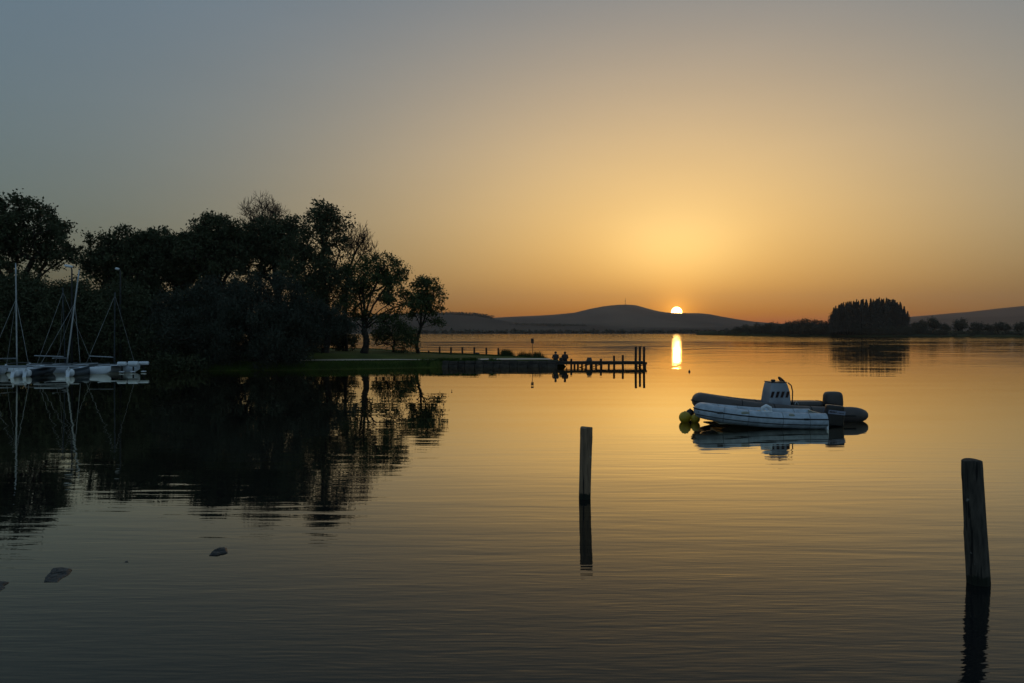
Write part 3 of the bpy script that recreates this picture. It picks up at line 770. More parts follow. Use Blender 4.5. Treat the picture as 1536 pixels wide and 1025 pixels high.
# ------------------------------------------------------------------ rocks
def rock(outline, hpx, seed, label, ridge):
    """outline: waterline in photo pixels; ridge: pixel of the highest edge; a thin slab breaking the surface"""
    rng = np.random.default_rng(seed); O = [W(*p) for p in outline]
    c = sum(O, Vector())/len(O); rg = [W(*p)-c for p in ridge]
    k = c.y/FPX; H = hpx*k; n = 72; rings = 22
    A = [p-c for p in O]; per = []
    for i in range(len(A)):
        a, b = A[i], A[(i+1) % len(A)]
        for q in range(max(1, n//len(A))): per.append(a.lerp(b, q/max(1, n//len(A))))
    n = len(per); V = []; F = []
    pl = [(rng.normal(size=2)*rng.uniform(2, 6), rng.uniform(-.1, .1)) for _ in range(6)]
    for j in range(rings+1):
        t = j/rings; rr = 1-t; 
        for p in per:
            x, y = p.x*rr, p.y*rr
            dr = min((Vector((x, y, 0))-q).length for q in rg)
            h = H*(1-.55*min(1, dr/(abs(A[0].length)+.001)))*min(1, (t*3.2))**.7
            h += H*.28*float(fbm(np.array(x*22), np.array(y*22), 1.3, 4, seed))*min(1, t*3)
            h = max(h, .15*H) if t > .02 else -.04
            st = H*.30; h = h*.45+.55*round(h/st)*st if t > .1 else h
            V.append((x*(1+.03*float(fbm(np.array(y*30), np.array(x*30), 1, 2, seed))), y, h))
        if j:
            b = (j-1)*n; F += [(b+i, b+(i+1) % n, b+n+(i+1) % n, b+n+i) for i in range(n)]
    me = bpy.data.meshes.new('rock'); me.from_pydata(V, [], F); me.update()
    o = link('rock', me, M['rock']); o.location = c; tag(o, label, 'rock')
rock([(65, 874), (67, 867), (74, 860), (79, 853), (94, 852), (109, 855), (104, 862), (93, 868), (86, 874)], 4.5, 1, 'largest flat wedge-shaped rock breaking the water at lower left', [(82, 856), (94, 856), (104, 857)])
rock([(313, 834), (318, 828), (330, 824), (341, 823), (342, 830), (333, 831), (325, 834)], 4.5, 5, 'small dark rock breaking the water, rightmost of the rocks', [(330, 826), (339, 826)])
rock([(-30, 888), (-32, 874), (0, 872), (14, 874), (6, 879), (9, 882), (0, 887)], 3.0, 3, 'rock cut off by the left edge of the picture', [(-10, 876), (8, 875)])
rock([(186.5, 844), (188, 842), (192, 842), (193, 844)], 1.0, 4, 'tiny speck of rock between the two larger ones', [(190, 843)])

# ------------------------------------------------------------------ pier
PD = 56.6
def pier():
    y0, y1 = 56.0, 57.3; x0, x1 = X(826, PD), X(968.5, PD); zt = .42
    root = empty('pier', (x0, y0, 0), 0, 'low dark wooden pier running right from the tip of the grass spit', 'pier')
    dk = MB(); n = int((x1-x0)/.15)
    for i in range(n):
        dk.box(((i+.5)*.15, (y1-y0)/2, zt-.03+rnd.uniform(-.004, .004)), (.14, y1-y0, .045))
    dk.build('deck', M['pier_wood'], root)
    for yy in (.06, y1-y0-.06):
        MB().box(((x1-x0)/2, yy, zt-.13), (x1-x0, .10, .17)).build('stringer', M['pier_wood'], root)
    L_ = x1-x0
    for px in (861, 866, 878, 885, 893, 901, 912, 920, 933, 953, 966):
        x = X(px, PD)-x0
        MB().tube([(x, .12, -.8), (x, .12, zt-.055)], .075, 10).build('support', M['pier_wood'], root)
    for px in (874, 889):
        x = X(px, PD)-x0
        MB().tube([(x, y1-y0-.12, -.8), (x, y1-y0-.12, zt-.055)], .07, 10).build('support', M['pier_wood'], root)
    for a, b in ((868, 884), (884, 902), (950, 967)):
        xa, xb = X(a, PD)-x0, X(b, PD)-x0
        MB().tube([(xa, .12, .0), (xb, .12, .22)], .03, 6).build('brace', M['pier_wood'], root)
    # low posts standing on the deck edge are parts of the pier
    for px, top in ((856, 538.5), (900, 538.5), (919.5, 534), (932.5, 533)):
        x = X(px, PD)-x0; zt2 = (551.5-top)*PD/FPX
        MB().tube([(x, .02, -.8), (x, .02, zt2-.012), (x, .02, zt2)], [.075, .075, .06], 10).build('edge_post', M['pier_wood'], root)
pier()
for i, (px, dy, lab) in enumerate(((953.6, 0, 'leftmost of the three tall piles at the end of the pier'), (959.8, .55, 'middle one of the three tall piles at the end of the pier'), (966, .1, 'outermost of the three tall piles at the end of the pier'))):
    d = 55.85+dy*2.6
    o = empty('pier_pile', (X(px, d), d, 0), 0, lab, 'pile', 'tall piles at the pier end')
    t = (551.5-520.5)*PD/FPX
    MB().tube([(0, 0, -1), (0, 0, t*.5), (.01, 0, t-.015), (.01, 0, t)], [.088, .085, .082, .07], 12).build('shaft', M['pier_wood'], o)
# rounded bollard / coil of rope on the deck
o = empty('rope_coil', (X(883.5, PD), 56.4, .42), 0, 'rounded dark coil of rope heaped on the pier deck between the low posts', 'rope')
mb = MB()
for j in range(4):
    rr = .17-.02*j; mb.tube([(rr*math.cos(a), rr*math.sin(a), .04+j*.06+.01*math.sin(3*a)) for a in np.linspace(0, 2*PI, 20)], .045, 8, caps=False)
mb.sup((0, 0, .13), (.24, .24, .26), .8, .9); mb.build('coil', M['rope'], o, smooth=True)

# ------------------------------------------------------------------ people on the pier
def person(loc, rz, label, lean, seed, hairlen):
    rng = random.Random(seed)
    root = empty('person', loc, rz, label, 'person', None)
    # skeleton, facing +Y, seat at z=0
    V = []; E = []; Rr = []
    def v(p, r, par=None):
        V.append(Vector(p)); Rr.append(r); i = len(V)-1
        if par is not None: E.append((par, i))
        return i
    l = lean
    pel = v((0, 0, .11), (.15, .115)); w = v((0, -.01, .24), (.16, .12), pel); ch = v((0, .03+l*.3, .40), (.175, .13), w); ub = v((0, .05+l*.5, .50), (.145, .11), ch)
    nk = v((0, .08+l*.7, .575), (.052, .055), ub); hb = v((0, .105+l*.85, .63), (.072, .08), nk); hd = v((0, .12+l, .70), (.078, .092), hb); ht = v((0, .115+l, .765), (.055, .062), hd)
    v((0, .205+l, .675), (.016, .02), hd)      # nose
    for s in (-1, 1):
        v((s*.085, .105+l, .69), (.012, .02), hd)   # ear
        sh = v((s*.165, .045+l*.45, .485), (.075, .075), ub)
        el = v((s*.215, .12+l*.2, .26), (.055, .055), sh)
        wr = v((s*.13, .33, .185), (.027, .024), el)
        pa = v((s*.115, .40, .175), (.036, .018), wr)
        for q, (ox, ln) in enumerate(((-.030, .055), (-.011, .066), (.010, .061), (.029, .048))):
            a = v((s*.115+s*ox, .44, .178), (.009, .009), pa); b = v((s*.115+s*ox*1.1, .44+ln*.5, .176), (.0085, .0085), a); v((s*.115+s*ox*1.1, .44+ln, .160), (.0075, .0075), b)
        a = v((s*.075, .375, .170), (.011, .011), pa); v((s*.055, .41, .160), (.009, .009), a)
        hp = v((s*.095, .03, .09), (.095, .09), pel); kn = v((s*.12, .46, .10), (.062, .06), hp)
        an = v((s*.12, .50, -.29), (.036, .038), kn); he = v((s*.12, .49, -.345), (.035, .04), an); v((s*.125, .63, -.365), (.038, .024), he)
    me = bpy.data.meshes.new('body'); me.from_pydata(V, E, []); me.update()
    o = link('body', me, None, root)
    md = o.modifiers.new('skin', 'SKIN'); md.use_smooth_shade = True
    if not me.skin_vertices: 
        bpy.context.view_layer.objects.active = o
    lay = me.skin_vertices[0].data if me.skin_vertices else None
    if lay:
        for i, r_ in enumerate(Rr): lay[i].radius = r_; lay[i].use_root = (i == 0)
    sd = o.modifiers.new('sub', 'SUBSURF'); sd.levels = 1; sd.render_levels = 2
    # clothing by height on the body
    m = bpy.data.materials.new('clothed_body'); m.use_nodes = True; nt = m.node_tree; N = nt.nodes; L = nt.links
    tc = N.new('ShaderNodeTexCoord'); sp = N.new('ShaderNodeSeparateXYZ'); L.new(tc.outputs['Object'], sp.inputs[0])
    cr = N.new('ShaderNodeValToRGB'); cr.color_ramp.interpolation = 'CONSTANT'
    mr = N.new('ShaderNodeMapRange'); mr.inputs[1].default_value = -.5; mr.inputs[2].default_value = 1; L.new(sp.outputs[2], mr.inputs[0]); L.new(mr.outputs[0], cr.inputs[0])
    e = cr.color_ramp.elements; e[0].position = 0; e[0].color = (.015, .012, .012, 1); e[1].position = .12; e[1].color = (.02, .025, .04, 1)
    q = e.new(.44); q.color = (.03, .028, .03, 1) if seed == 1 else (.04, .02, .018, 1)
    q = e.new(.715); q.color = (.30, .18, .12, 1)
    L.new(cr.outputs[0], N['Principled BSDF'].inputs['Base Color']); N['Principled BSDF'].inputs['Roughness'].default_value = .8
    me.materials.append(m)
    hb_ = MB(); hb_.sup((0, .10+l, .725), (.18, .205, .16), 1, 1, 16, 12); 
    if hairlen: hb_.sup((0, .05+l, .66), (.16, .09, .20), .9, .9, 14, 10)
    hb_.build('hair', M['hair'], root, smooth=True)
    root.scale = (.98, .9, .86)
    return root
person((X(834, PD), 57.0, .40), .05, 'person sitting on the pier with back to us, nearer the grass, left of the bag', -.01, 1, False)
person((X(848, PD), 57.0, .40), -.08, 'person sitting on the pier with back to us, right of the bag', .03, 2, True)
o = empty('bag', (X(841.5, PD), 56.6, .42), 0, 'small dark bag on the pier between the two seated people', 'bag')
MB().sup((0, 0, .13), (.28, .2, .28), .7, .7).build('sack', M['bag'], o, smooth=True)
MB().tube([(.08*math.cos(a), 0, .26+.08*math.sin(a)) for a in np.linspace(0, PI, 9)], .012, 6).build('handle', M['bag'], o)

# ------------------------------------------------------------------ posts and sign on the grass
for i, (px, py, h) in enumerate(((643, 530, 3.6), (659.5, 530, 10), (676.5, 530.4, 9.6), (693.5, 530.7, 9.8), (711.5, 531, 9.8), (729.5, 531.3, 9.4), (747.5, 531.7, 9.4))):
    d = 71.5-i*.35; x = X(px, d); zb = gz(x, d); H = Z(py-h, d)-zb
    lab = ['sawn-off stump of a fence post nearest the lone slender tree', 'first full-height fence post beside the low stump', 'second full-height fence post from the stump', 'third full-height fence post from the stump', 'fence post with a dark lump of turf at its foot', 'fence post second from the reeds', 'fence post nearest the reeds'][i]
    o = empty('fence_post', (x, d, zb), 0, lab, 'post', 'short wooden posts along the back of the grass')
    H = max(H, .18)
    MB().tube([(0, 0, -.3), (0, 0, H-.02), (0, 0, H)], [.085, .08, .065], 10).build('shaft', M['pier_wood'], o)
d = 71; x = X(716, d)
mb = MB(); mb.sup((0, 0, .08), (.42, .3, .26), .8, .9); oo = mb.build('turf_lump', M['rock'], None, smooth=True); oo.location = (x, d, gz(x, d)); tag(oo, 'dark rounded lump on the grass at the foot of a fence post', 'stone')
d = 64.5; x = X(798.5, d); zb = gz(x, d)
o = empty('sign_post', (x, d, zb), 0, 'small square sign on a thin pole among the reeds', 'sign')
MB().tube([(0, 0, -.2), (0, 0, Z(508, d)-zb)], .022, 8).build('pole', M['sign'], o)
MB().box((0, -.03, Z(511.5, d)-zb), (.22, .02, .38)).build('panel', M['sign'], o)

# ------------------------------------------------------------------ RIBs
def rib_tube(L_, b, r, zc, rise, x0f=.45, cone=.45, n=26, pw=2.4):
    x0 = L_*x0f; side = []
    for i in range(6): side.append((x0*i/6, b))
    for i in range(n+1):
        t = PI/2*i/n; side.append((x0+(L_-x0)*math.sin(t)**.95, b*max(0, math.cos(t))**.72))
    def zz(x): return zc+rise*max(0, x/L_)**pw
    left = [Vector((x, y, zz(x))) for x, y in side]; right = [Vector((x, -y, zz(x))) for x, y in side[:-1]][::-1]
    rads = [r]*(len(left)+len(right))
    cn = [(-cone, .04), (-cone*.97, .35), (-cone*.85, .58), (-cone*.6, .8), (-cone*.3, .94)]
    st = [Vector((x, b, zc)) for x, _ in cn]; en = [Vector((x, -b, zc)) for x, _ in cn][::-1]
    pts = st+left+right+en; rads = [r*q for _, q in cn]+rads+[r*q for _, q in cn][::-1]
    return pts, rads, left, zz
def strake(left, r, ang, rad, m, parent, name, z_off=0):
    """tube line along the outside of both sides of the buoyancy tube"""
    pts = []
    for i, p in enumerate(left):
        a = left[max(0, i-1)]; c = left[min(len(left)-1, i+1)]; t = (c-a); t.z = 0; t.normalize(); out = Vector((-t.y, t.x, 0))
        if i == len(left)-1: out = Vector((1, 0, 0))
        pts.append(p+out*math.cos(ang)*(r+rad*.3)+Vector((0, 0, math.sin(ang)*(r+rad*.3))))
    other = [Vector((q.x, -q.y, q.z)) for q in pts[:-1]][::-1]
    MB().tube(pts+other, rad, 6).build(name, m, parent, smooth=True)
def seams(left, r, xs, m, parent, mp=None):
    """glued panel joints round the tube and a few repair patches"""
    for q in xs:
        i = min(range(len(left)-1), key=lambda k: abs(left[k].x-q)); p = left[i]; t = (left[i+1]-left[max(0, i-1)]).normalized()
        for s in (1, -1):
            c = Vector((p.x, p.y*s, p.z)); tt = Vector((t.x, t.y*s, t.z))
            MB().tube([c-tt*.012, c+tt*.012], [r+.004]*2, 22).build('tube_seam', m, parent, smooth=True)
    if mp:
        for x, ang, ln in ((.9, .9, .16), (2.1, .75, .22)):
            i = min(range(len(left)-1), key=lambda k: abs(left[k].x-x)); p = left[i]
            for s in (1, -1): MB().sup((p.x, s*(p.y+math.cos(ang)*r*.86), p.z+math.sin(ang)*r*.86), (ln, .10, .10), .8, .4).build('repair_patch', mp, parent, smooth=True)
def hull(L_, b, zc, rise, r, zz, m, parent, draft=.14):
    secs = []
    for i in range(15):
        t = i/14; x = L_*(.02+.93*t); wf = 1 if t < .45 else math.cos((t-.45)/.55*PI/2)**.7+.02
        zt = zz(x); wy = b*wf; ch = zt-r*.55; kz = -draft+(zt-r*.6+draft)*max(0, (t-.35)/.65)**2.3
        kz = min(kz, ch-.02)
        secs.append([(x, -wy, zt-.03), (x, -wy*.97, ch), (x, 0, kz), (x, wy*.97, ch), (x, wy, zt-.03)])
    MB().loft(secs).build('hull', m, parent, smooth=False)
def outboard(parent, x, z0, H, cw, cl, m_c, tilt, decal=True, cowl_h=.42, shell_e=.35):
    rot = Matrix.Rotation(tilt, 3, 'Y')
    def T(p): return Vector((x, 0, z0))+rot @ Vector(p)
    mb = MB(); mb.sup(T((-.20, 0, H-cowl_h/2)), (cl, cw, cowl_h), shell_e, .45, 24, 16, rot, taper=.10)
    c = mb.build('engine_cowl', m_c, parent, smooth=True)
    MB().box(T((-.18, 0, (H-cowl_h)/2-.15)), (.20, .14, H-cowl_h+.32), rot).build('engine_leg', M['black'], parent, bevel=.02)
    MB().box(T((.06, 0, .14)), (.26, .24, .22), rot).build('clamp_bracket', M['matteblack'], parent, bevel=.01)
    MB().box(T((-.30, 0, -.30)), (.38, .16, .02), rot).build('cavitation_plate', M['black'], parent)
    mb = MB(); mb.tube([T((.02, 0, H-cowl_h+.08)), T((.30, .03, H-cowl_h+.10)), T((.52, .05, H-cowl_h+.10))], [.022, .018, .022], 8); mb.build('tiller', M['black'], parent)
    return c, T, rot
def dark_rib():
    loc = W(1267, 630); k = loc.y/FPX
    root = empty('inflatable_boat', (loc.x, loc.y+.35, 0), PI+.06, 'large dark grey inflatable boat with a pale steering console, moored behind the white one', 'boat')
    L_, b, r, zc, rise = 4.30, .72, .235, .17, .36
    pts, rads, left, zz = rib_tube(L_-.24, b, r, zc, rise, pw=2.2)
    MB().tube(pts, rads, 22).build('buoyancy_tube', M['hypalon'], root, smooth=True)
    strake(left, r, .05, .02, M['matteblack'], root, 'rub_strake')
    seams(left, r, (.5, 1.3, 2.3, 3.1), M['matteblack'], root)
    ln = [left[i]+Vector((0, r*.90, .10+.02*math.sin(i*1.5))) for i in range(2, 20)]
    MB().tube(ln, .011, 5).build('grab_line', M['rope'], root)
    # lighter bow patch
    bow = left[-1]
    MB().sup((bow.x-.02, 0, bow.z), (.46, .60, .455), 1, 1, 20, 14).build('bow_patch', M['hypalon_patch'], root, smooth=True)
    hull(L_-.3, b-.03, zc, rise, r, zz, M['matteblack'], root, .16)
    MB().box((2.0, 0, .14), (3.6, 1.3, .03)).build('floor', M['matteblack'], root)
    MB().box((.42, 0, .22), (.06, 1.2, .52)).build('transom', M['matteblack'], root)
    # console : sits about mid-boat; x measured from stern, bow towards +x
    cx = 1.90; c = MB()
    secs = []
    for z, x0, x1, w in ((.12, -.33, .30, .33), (.52, -.33, .30, .33), (.80, -.31, .26, .31), (1.0, -.25, .22, .29), (1.06, -.22, .20, .28)):
        secs.append([(cx+x0, -w, z), (cx+x0, w, z), (cx+x1, w, z), (cx+x1, -w, z)])
    c.loft(secs).build('console', M['console'], root, bevel=.025)
    MB().box((cx-.01, 0, 1.068), (.45, .60, .022)).build('console_rim', M['black'], root, bevel=.008)
    for i in range(4):
        xo = cx+.215-i*.145
        for s in (1, -1):
            y = s*.325
            MB().prism([(xo-.015, .64), (xo+.055, .64), (xo-.0, .81), (xo-.075, .81)], min(y-.012*s, y+.006*s), max(y-.012*s, y+.006*s)).build('console_slot', M['slot'], root)
    whl = MB(); wc = Vector((cx-.20, 0, 1.10)); rt = Matrix.Rotation(R(-48), 3, 'Y')
    whl.tube([wc+rt @ Vector((.13*math.cos(a), .13*math.sin(a), 0)) for a in np.linspace(0, 2*PI, 28)], .02, 8, caps=False)
    for a in (0, 2.1, 4.2): whl.tube([wc, wc+rt @ Vector((  .13*math.cos(a), .13*math.sin(a), 0))], .012, 6)
    whl.tube([wc, wc+Vector((.12, 0, -.12))], .02, 6)
    whl.build('steering_wheel', M['black'], root, smooth=True)
    MB().tube([(cx-.24, .33, 1.06), (cx-.33, .34, .98), (cx-.37, .34, .80), (cx-.36, .34, .52), (cx-.34, .34, .45)], .018, 8).build('grab_rail', M['black'], root, smooth=True)
    MB().sup((cx+.10, .1, 1.11), (.12, .1, .07), .6, .6).build('compass', M['black'], root, smooth=True)
    MB().sup((1.05, 0, .41), (.95, .60, .22), .35, .4).build('jockey_seat', M['hypalon'], root, smooth=True)
    MB().tube([(cx-.55, .30, .44), (cx-.50, .30, .52), (cx-.45, .30, .44)], .018, 8).build('cleat', M['alu'], root)
    cl, T, rot = outboard(root, .40, .1, .68, .40, .54, M['hypalon'], R(0), cowl_h=.48, shell_e=.45)
    return root
dark_rib()
def white_rib():
    loc = W(1239, 643.5)
    root = empty('inflatable_boat', (loc.x, loc.y+.6, 0), PI-.02, 'small white inflatable boat with a black outboard, moored in front of the dark one', 'boat')
    L_, b, r, zc, rise = 3.24, .60, .205, .20, .21
    pts, rads, left, zz = rib_tube(L_-.2, b, r, zc, rise, cone=.02, pw=2.4)
    MB().tube(pts, rads, 24).build('buoyancy_tube', M['white_tube'], root, smooth=True)
    strake(left, r, .30, .017, M['matteblack'], root, 'rub_strake')
    seams(left, r, (.35, 1.05, 1.95, 2.6), M['white_seam'], root, M['cream'])
    strake(left, r, -.40, .011, M['matteblack'], root, 'seam_line')
    hull(L_-.2, b+.10, zc, rise, r, zz, M['cream'], root, .10)
    MB().box((1.4, 0, .12), (2.6, 1.0, .03)).build('floor', M['cream'], root)
    MB().box((.05, 0, .20), (.05, 1.0, .36)).build('transom', M['cream'], root)
    MB().box((.0, .60, .10), (.05, .34, .24)).build('stern_plate', M['gelcoat'], root, bevel=.02)
    MB().sup((1.35, 0, .36), (.24, 1.0, .05), .3, .3).build('thwart', M['cream'], root)
    # carry handles / rowlock / cleats on the near tube
    for x in (2.75, .55):
        MB().sup((x, b+r*.93, zz(x)+.06), (.16, .05, .05), .5, .5).build('handle', M['black'], root, smooth=True)
    mb = MB(); zt = zz(1.5)+r
    mb.tube([(1.62, b-.02, zt-.03), (1.61, b, zt+.10), (1.52, b, zt+.15), (1.42, b, zt+.10), (1.40, b-.02, zt-.03)], .045, 10); mb.sup((1.51, b, zt), (.30, .14, .05), .6, .6)
    mb.build('rowlock', M['gelcoat'], root, smooth=True)
    # grab line looped along the strake
    ln = []
    for i in range(3, len(left)-6):
        p = left[i]; ln.append(p+Vector((0, r*.92, .045+.012*math.sin(i*1.3))))
    MB().tube(ln, .009, 5).build('grab_line', M['rope'], root)
    cl, T, rot = outboard(root, -.21, -.02, .60, .36, .50, M['black'], R(-6), cowl_h=.55, shell_e=.18)
    # faded pale stripe with worn, illegible lettering on both sides of the cowl
    for s in (1, -1):
        st = MB(); st.box(T((-.20, s*.180, .42)), (.44, .012, .10), rot); o = st.build('cowl_stripe', M['decal'], root)
        mb = MB()
        for i, (w_, h_) in enumerate(((.035, .045), (.03, .05), (.035, .045), (.03, .045), (.028, .05), (.02, .02), (.03, .025), (.035, .025), (.03, .025), (.025, .022))):
            mb.box(T((-.02-.038*i-(.01 if i > 4 else 0), s*.188, .425 if i < 5 else .41)), (w_*.75, .005, h_), rot)
        mb.build('worn_lettering', M['black'], o)
    MB().box(T((-.30, .02, -.02)), (.16, .3, .02), rot).build('trim_plate', M['gelcoat'], root)
white_rib()
# mooring buoys
def buoy(px, py, rp, m, label, r=None):
    c = W(px, py+rp-1.5); k = c.y/FPX; rr = rp*k
    o = empty('buoy', (c.x, c.y, 0), 0, label, 'buoy', 'mooring buoys by the bows')
    MB().sup((0, 0, rr*.78), (2*rr, 2*rr, 2*rr), 1, 1, 24, 18).build('float', M[m], o, smooth=True)
    MB().tube([(0, 0, rr*1.70), (0, 0, rr*1.85)], [rr*.16, rr*.12], 8).build('eye', M['dark_buoy'], o)
buoy(1027.5, 626, 9, 'yellow', 'larger yellow mooring buoy, leftmost beside the bows')
buoy(1043, 628.5, 7, 'yellow', 'smaller yellow mooring buoy tucked under the white bow')
c = W(1038, 630)
o = empty('buoy', (c.x, c.y+.25, 0), 0, 'small dark buoy between the two yellow ones', 'buoy', 'mooring buoys by the bows')
MB().sup((0, 0, .16), (.24, .24, .24), 1, 1, 20, 14).build('float', M['dark_buoy'], o, smooth=True)
MB().tube([(0, 0, .27), (0, 0, .30)], [.03, .02], 8).build('eye', M['dark_buoy'], o)

def line(a, b, sag, label, name='mooring_line'):
    a = Vector(a); b = Vector(b)
    o = MB().tube([a.lerp(b, i/12)-Vector((0, 0, sag*math.sin(PI*i/12))) for i in range(13)], .011, 5).build(name, M['rope'], None, smooth=True)
    return tag(o, label, 'rope', None)
ba = W(1043, 634)
line((ba.x, ba.y-.02, .22), (W(1046, 640).x, 20.9, .40), .02, 'short dark mooring line from the small yellow buoy up to the white bow')
c = W(1034, 558)
o = empty('marker_float', c, 0, 'tiny dark marker float alone on the water beside the sun streak', 'float')
MB().sup((0, 0, .03), (.13, .13, .14), 1, 1, 14, 10).build('float_body', M['dark_buoy'], o, smooth=True)
MB().tube([(0, 0, .08), (0, 0, .15)], .012, 6).build('stem', M['dark_buoy'], o)
# ------------------------------------------------------------------ catamarans on the left
def cat_hull(mb, L_, w, h, y0, z0, bow=1):
    secs = []
    for i in range(17):
        t = i/16; x = -L_/2+L_*t
        q = (math.sin(PI*min(1, (t+.10)/1.02))**.55) if t < .9 else (math.sin(PI*min(.995, (t+.10)/1.02))**.6)
        q = max(.06, (1-abs(2*t-.9)**3.2) if t > .45 else (1-.35*(1-t/.45)**2)); q = max(q, .05)
        top = z0+h+(.10*max(0, t-.5)*2); bot = z0+.02+.30*max(0, (t-.72)/.28)**2+.12*max(0, (.18-t)/.18)
        ww = w/2*q; mz = (top+bot)/2; sec = []
        for k in range(12):
            a = 2*PI*k/12; sec.append((x, y0+ww*math.copysign(abs(math.cos(a))**.8, math.cos(a)), mz+(top-bot)/2*math.copysign(abs(math.sin(a))**.75, math.sin(a))))
        secs.append(sec)
    mb.loft(secs)
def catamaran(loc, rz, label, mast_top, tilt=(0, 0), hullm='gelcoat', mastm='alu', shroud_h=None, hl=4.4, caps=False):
    root = empty('catamaran', loc, rz, label, 'catamaran', 'catamarans moored on the left')
    bm_ = 1.1; zh = -.12; hh = .52
    for s in (-1, 1):
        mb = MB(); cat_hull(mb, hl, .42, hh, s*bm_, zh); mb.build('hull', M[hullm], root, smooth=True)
    for x in (-.9, .75):
        MB().tube([(x, -bm_-.1, .50), (x, bm_+.1, .50)], .045, 10).build('crossbeam', M['alu'], root, smooth=True)
    MB().box((-.08, 0, .51), (1.6, 2*bm_-.1, .015)).build('trampoline', M['tramp'], root)
    for s in (-1, 1):
        mb = MB(); mb.sup((-hl/2-.12, s*bm_, .34), (.16, .06, .34), .5, .6); mb.tube([(-hl/2-.14, s*bm_, .30), (-hl/2-.30, s*bm_, -.02), (-hl/2-.36, s*bm_, -.25)], [.10, .10, .06], 8, flat=.3)
        mb.build('rudder', M['gelcoat'], root, smooth=True)
    MB().tube([(-hl/2-.1, -bm_, .55), (-hl/2-.1, bm_, .55)], .02, 6).build('tiller_bar', M['alu'], root)
    tx, ty = tilt; mt = Vector((.7+tx, ty, mast_top)); mbs = Vector((.75, 0, .54))
    n = 10; pts = [mbs.lerp(mt, i/n) for i in range(n+1)]
    MB().tube(pts, [.045]*n+[.03], 10, flat=.6).build('mast', M[mastm], root, smooth=True)
    sh = shroud_h or mast_top*.68; hp = mbs.lerp(mt, (sh-.54)/(mast_top-.54))
    for s in (-1, 1):
        MB().tube([hp, (-.35, s*bm_, .48)], .009, 5).build('shroud', M['wire'], root)
    MB().tube([hp, (hl/2-.35, bm_*.0+bm_*.95, .5)], .009, 5).build('forestay', M['wire'], root)
    MB().tube([(.65, 0, .95), (-1.3, .05, 1.0)], .035, 8).build('boom', M['alu'], root)
    if caps:  # pale end pieces stand in for the lit sterns of shaded white hulls
        for s in (-1, 1): MB().sup((-hl/2+.12, s*bm_, .2), (.34, .46, .44), .8, .8).build('lit_stern', M['gelcoat'], root, smooth=True)
    return root
d = 46.
catamaran((-28.8, 45.8, 0), R(99), 'leftmost white catamaran with the tallest upright mast', Z(395, 46.5), tilt=(0, .05))
catamaran((X(75, 49.5), 49.9, 0), R(-4), 'white catamaran broadside behind the others, with a dark mast and slack shrouds', Z(436, 49.5)+.2, mastm='mast_and_shade', shroud_h=Z(438, 49.5), tilt=(-.1, 0))
catamaran((X(99, 46.5)-.28, 46.6, 0), R(101), 'white catamaran with its shaded hulls painted dark, lit stern ends and a tilted silver mast', Z(404, 47), tilt=(0, -.70), hullm='mast_and_shade', caps=True)  # white hulls seen in shade; the shade is put into the hull colour
catamaran((X(160, 48.5)-.26, 48.8, 0), R(-20), 'rightmost white catamaran with a thin dark mast and a peaked pair of shrouds', Z(441, 48.5)+.1, mastm='mast_and_shade', shroud_h=Z(443, 48.5), tilt=(.0, .1), hl=3.3)
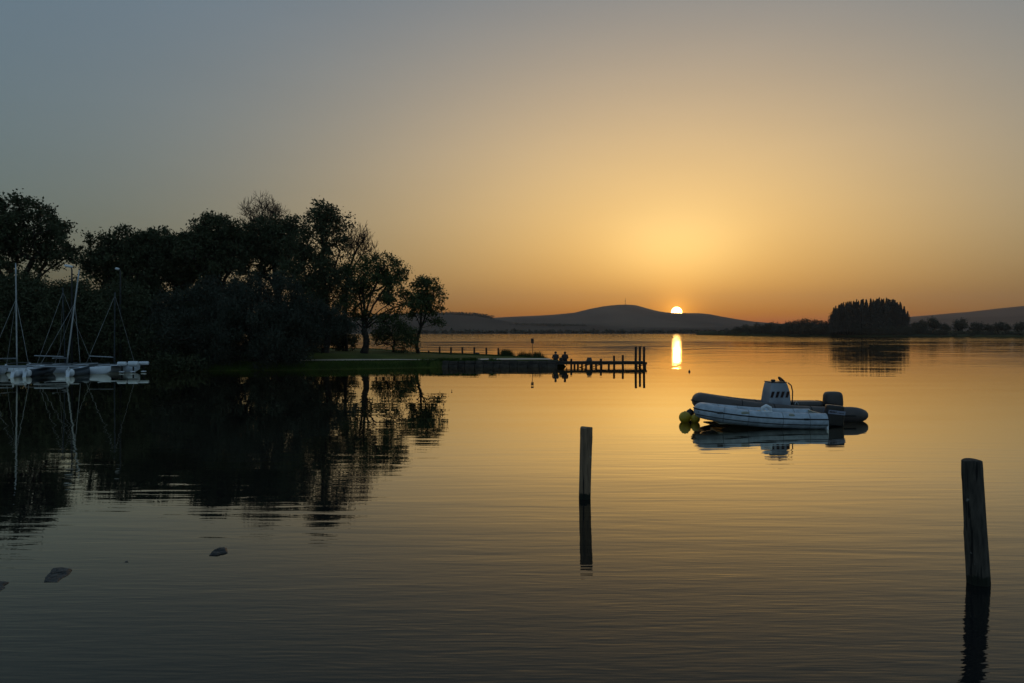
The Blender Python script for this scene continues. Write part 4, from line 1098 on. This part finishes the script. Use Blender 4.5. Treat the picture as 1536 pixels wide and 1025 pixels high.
# floating dock made of separate drums
def dock():
    root = empty('floating_dock', (X(150, 48), 48.3, 0), R(8), 'low pale-edged floating dock the catamarans are tied to', 'dock')
    MB().box((-2.0, 0, .46), (6.5, .28, .05)).build('deck', M['gelcoat'], root, bevel=.01)
    for x in (-4.6, -3.0, -1.4, .2): 
        MB().tube([(x, -.2, -.6), (x, -.2, .44)], .05, 8).build('leg', M['gelcoat'], root)
dock()
for i, (px, w, py, hh, lab) in enumerate(((183, 13, 546, 6.5, 'short white cylinder float, leftmost of the three right of the catamarans'), (200, 15, 546, 8, 'fat white float, middle of the three right of the catamarans'), (216, 14, 545, 5.5, 'slim white float, rightmost of the three at the end of the dock'))):
    d = 48.4+i*.3; k = d/FPX; o = empty('dock_float', (X(px, d), d, 0), R(5), lab, 'float', 'white floats at the end of the dock')
    zc = Z(py, d); a = w*k/2; rr = hh*k/2
    MB().tube([(-a, 0, zc), (-a+.03, 0, zc), (0, 0, zc), (a-.03, 0, zc), (a, 0, zc)], [rr*.7, rr, rr*1.04, rr, rr*.7], 14).build('drum', M['gelcoat'], o, smooth=False)
    MB().tube([(0, 0, -.4), (0, 0, zc-rr*.9)], .05, 8).build('stem', M['matteblack'], o)
    MB().sup((0, -.05, .07), (.30, .2, .07), .4, .4).build('foot_block', M['gelcoat'], o)
MB
# street lamps among the trees
for px, py, d, lab, wd in ((103, 400, 50, 'street lamp with a pale elongated head beside the tilted mast', .55), (176, 404, 51.5, 'street lamp with a small pale head above the rightmost catamaran', .26)):
    H = Z(py, d); o = empty('street_lamp', (X(px, d)+.2, d, .3), 0, lab, 'street lamp', 'street lamps behind the boats')
    MB().tube([(0, 0, 0), (0, 0, H-.5), (-.05, 0, H-.35), (-.2, 0, H-.3)], [.07, .045, .035, .03], 10).build('pole', M['lamp_grey'], o, smooth=True)
    MB().sup((-.2, 0, H-.28), (wd, .28, .16), .7, .8, rot=Matrix.Rotation(.2, 3, 'Y')).build('lamp_head', M['lamp_white'], o, smooth=True)

# ------------------------------------------------------------------ air
def haze():
    b = MB(); b.box((0, 0, (300-2.4)/2-.0), (13000, 13000, 302.4)); o = b.build('haze', None); tag(o, kind='stuff')
    m = bpy.data.materials.new('evening_air'); m.use_nodes = True; N = m.node_tree.nodes; L = m.node_tree.links; N.clear()
    out = N.new('ShaderNodeOutputMaterial'); v = N.new('ShaderNodeVolumePrincipled')
    v.inputs['Color'].default_value = (.92, .74, .66, 1); v.inputs['Density'].default_value = HAZE; v.inputs['Anisotropy'].default_value = .35
    L.new(v.outputs[0], out.inputs['Volume']); o.data.materials.append(m)
HAZE = 9e-5
haze()
SC.cycles.max_bounces = 6; SC.cycles.diffuse_bounces = 2; SC.cycles.glossy_bounces = 3; SC.cycles.volume_bounces = 0
SC.cycles.sample_clamp_direct = 50; SC.cycles.sample_clamp_indirect = 4
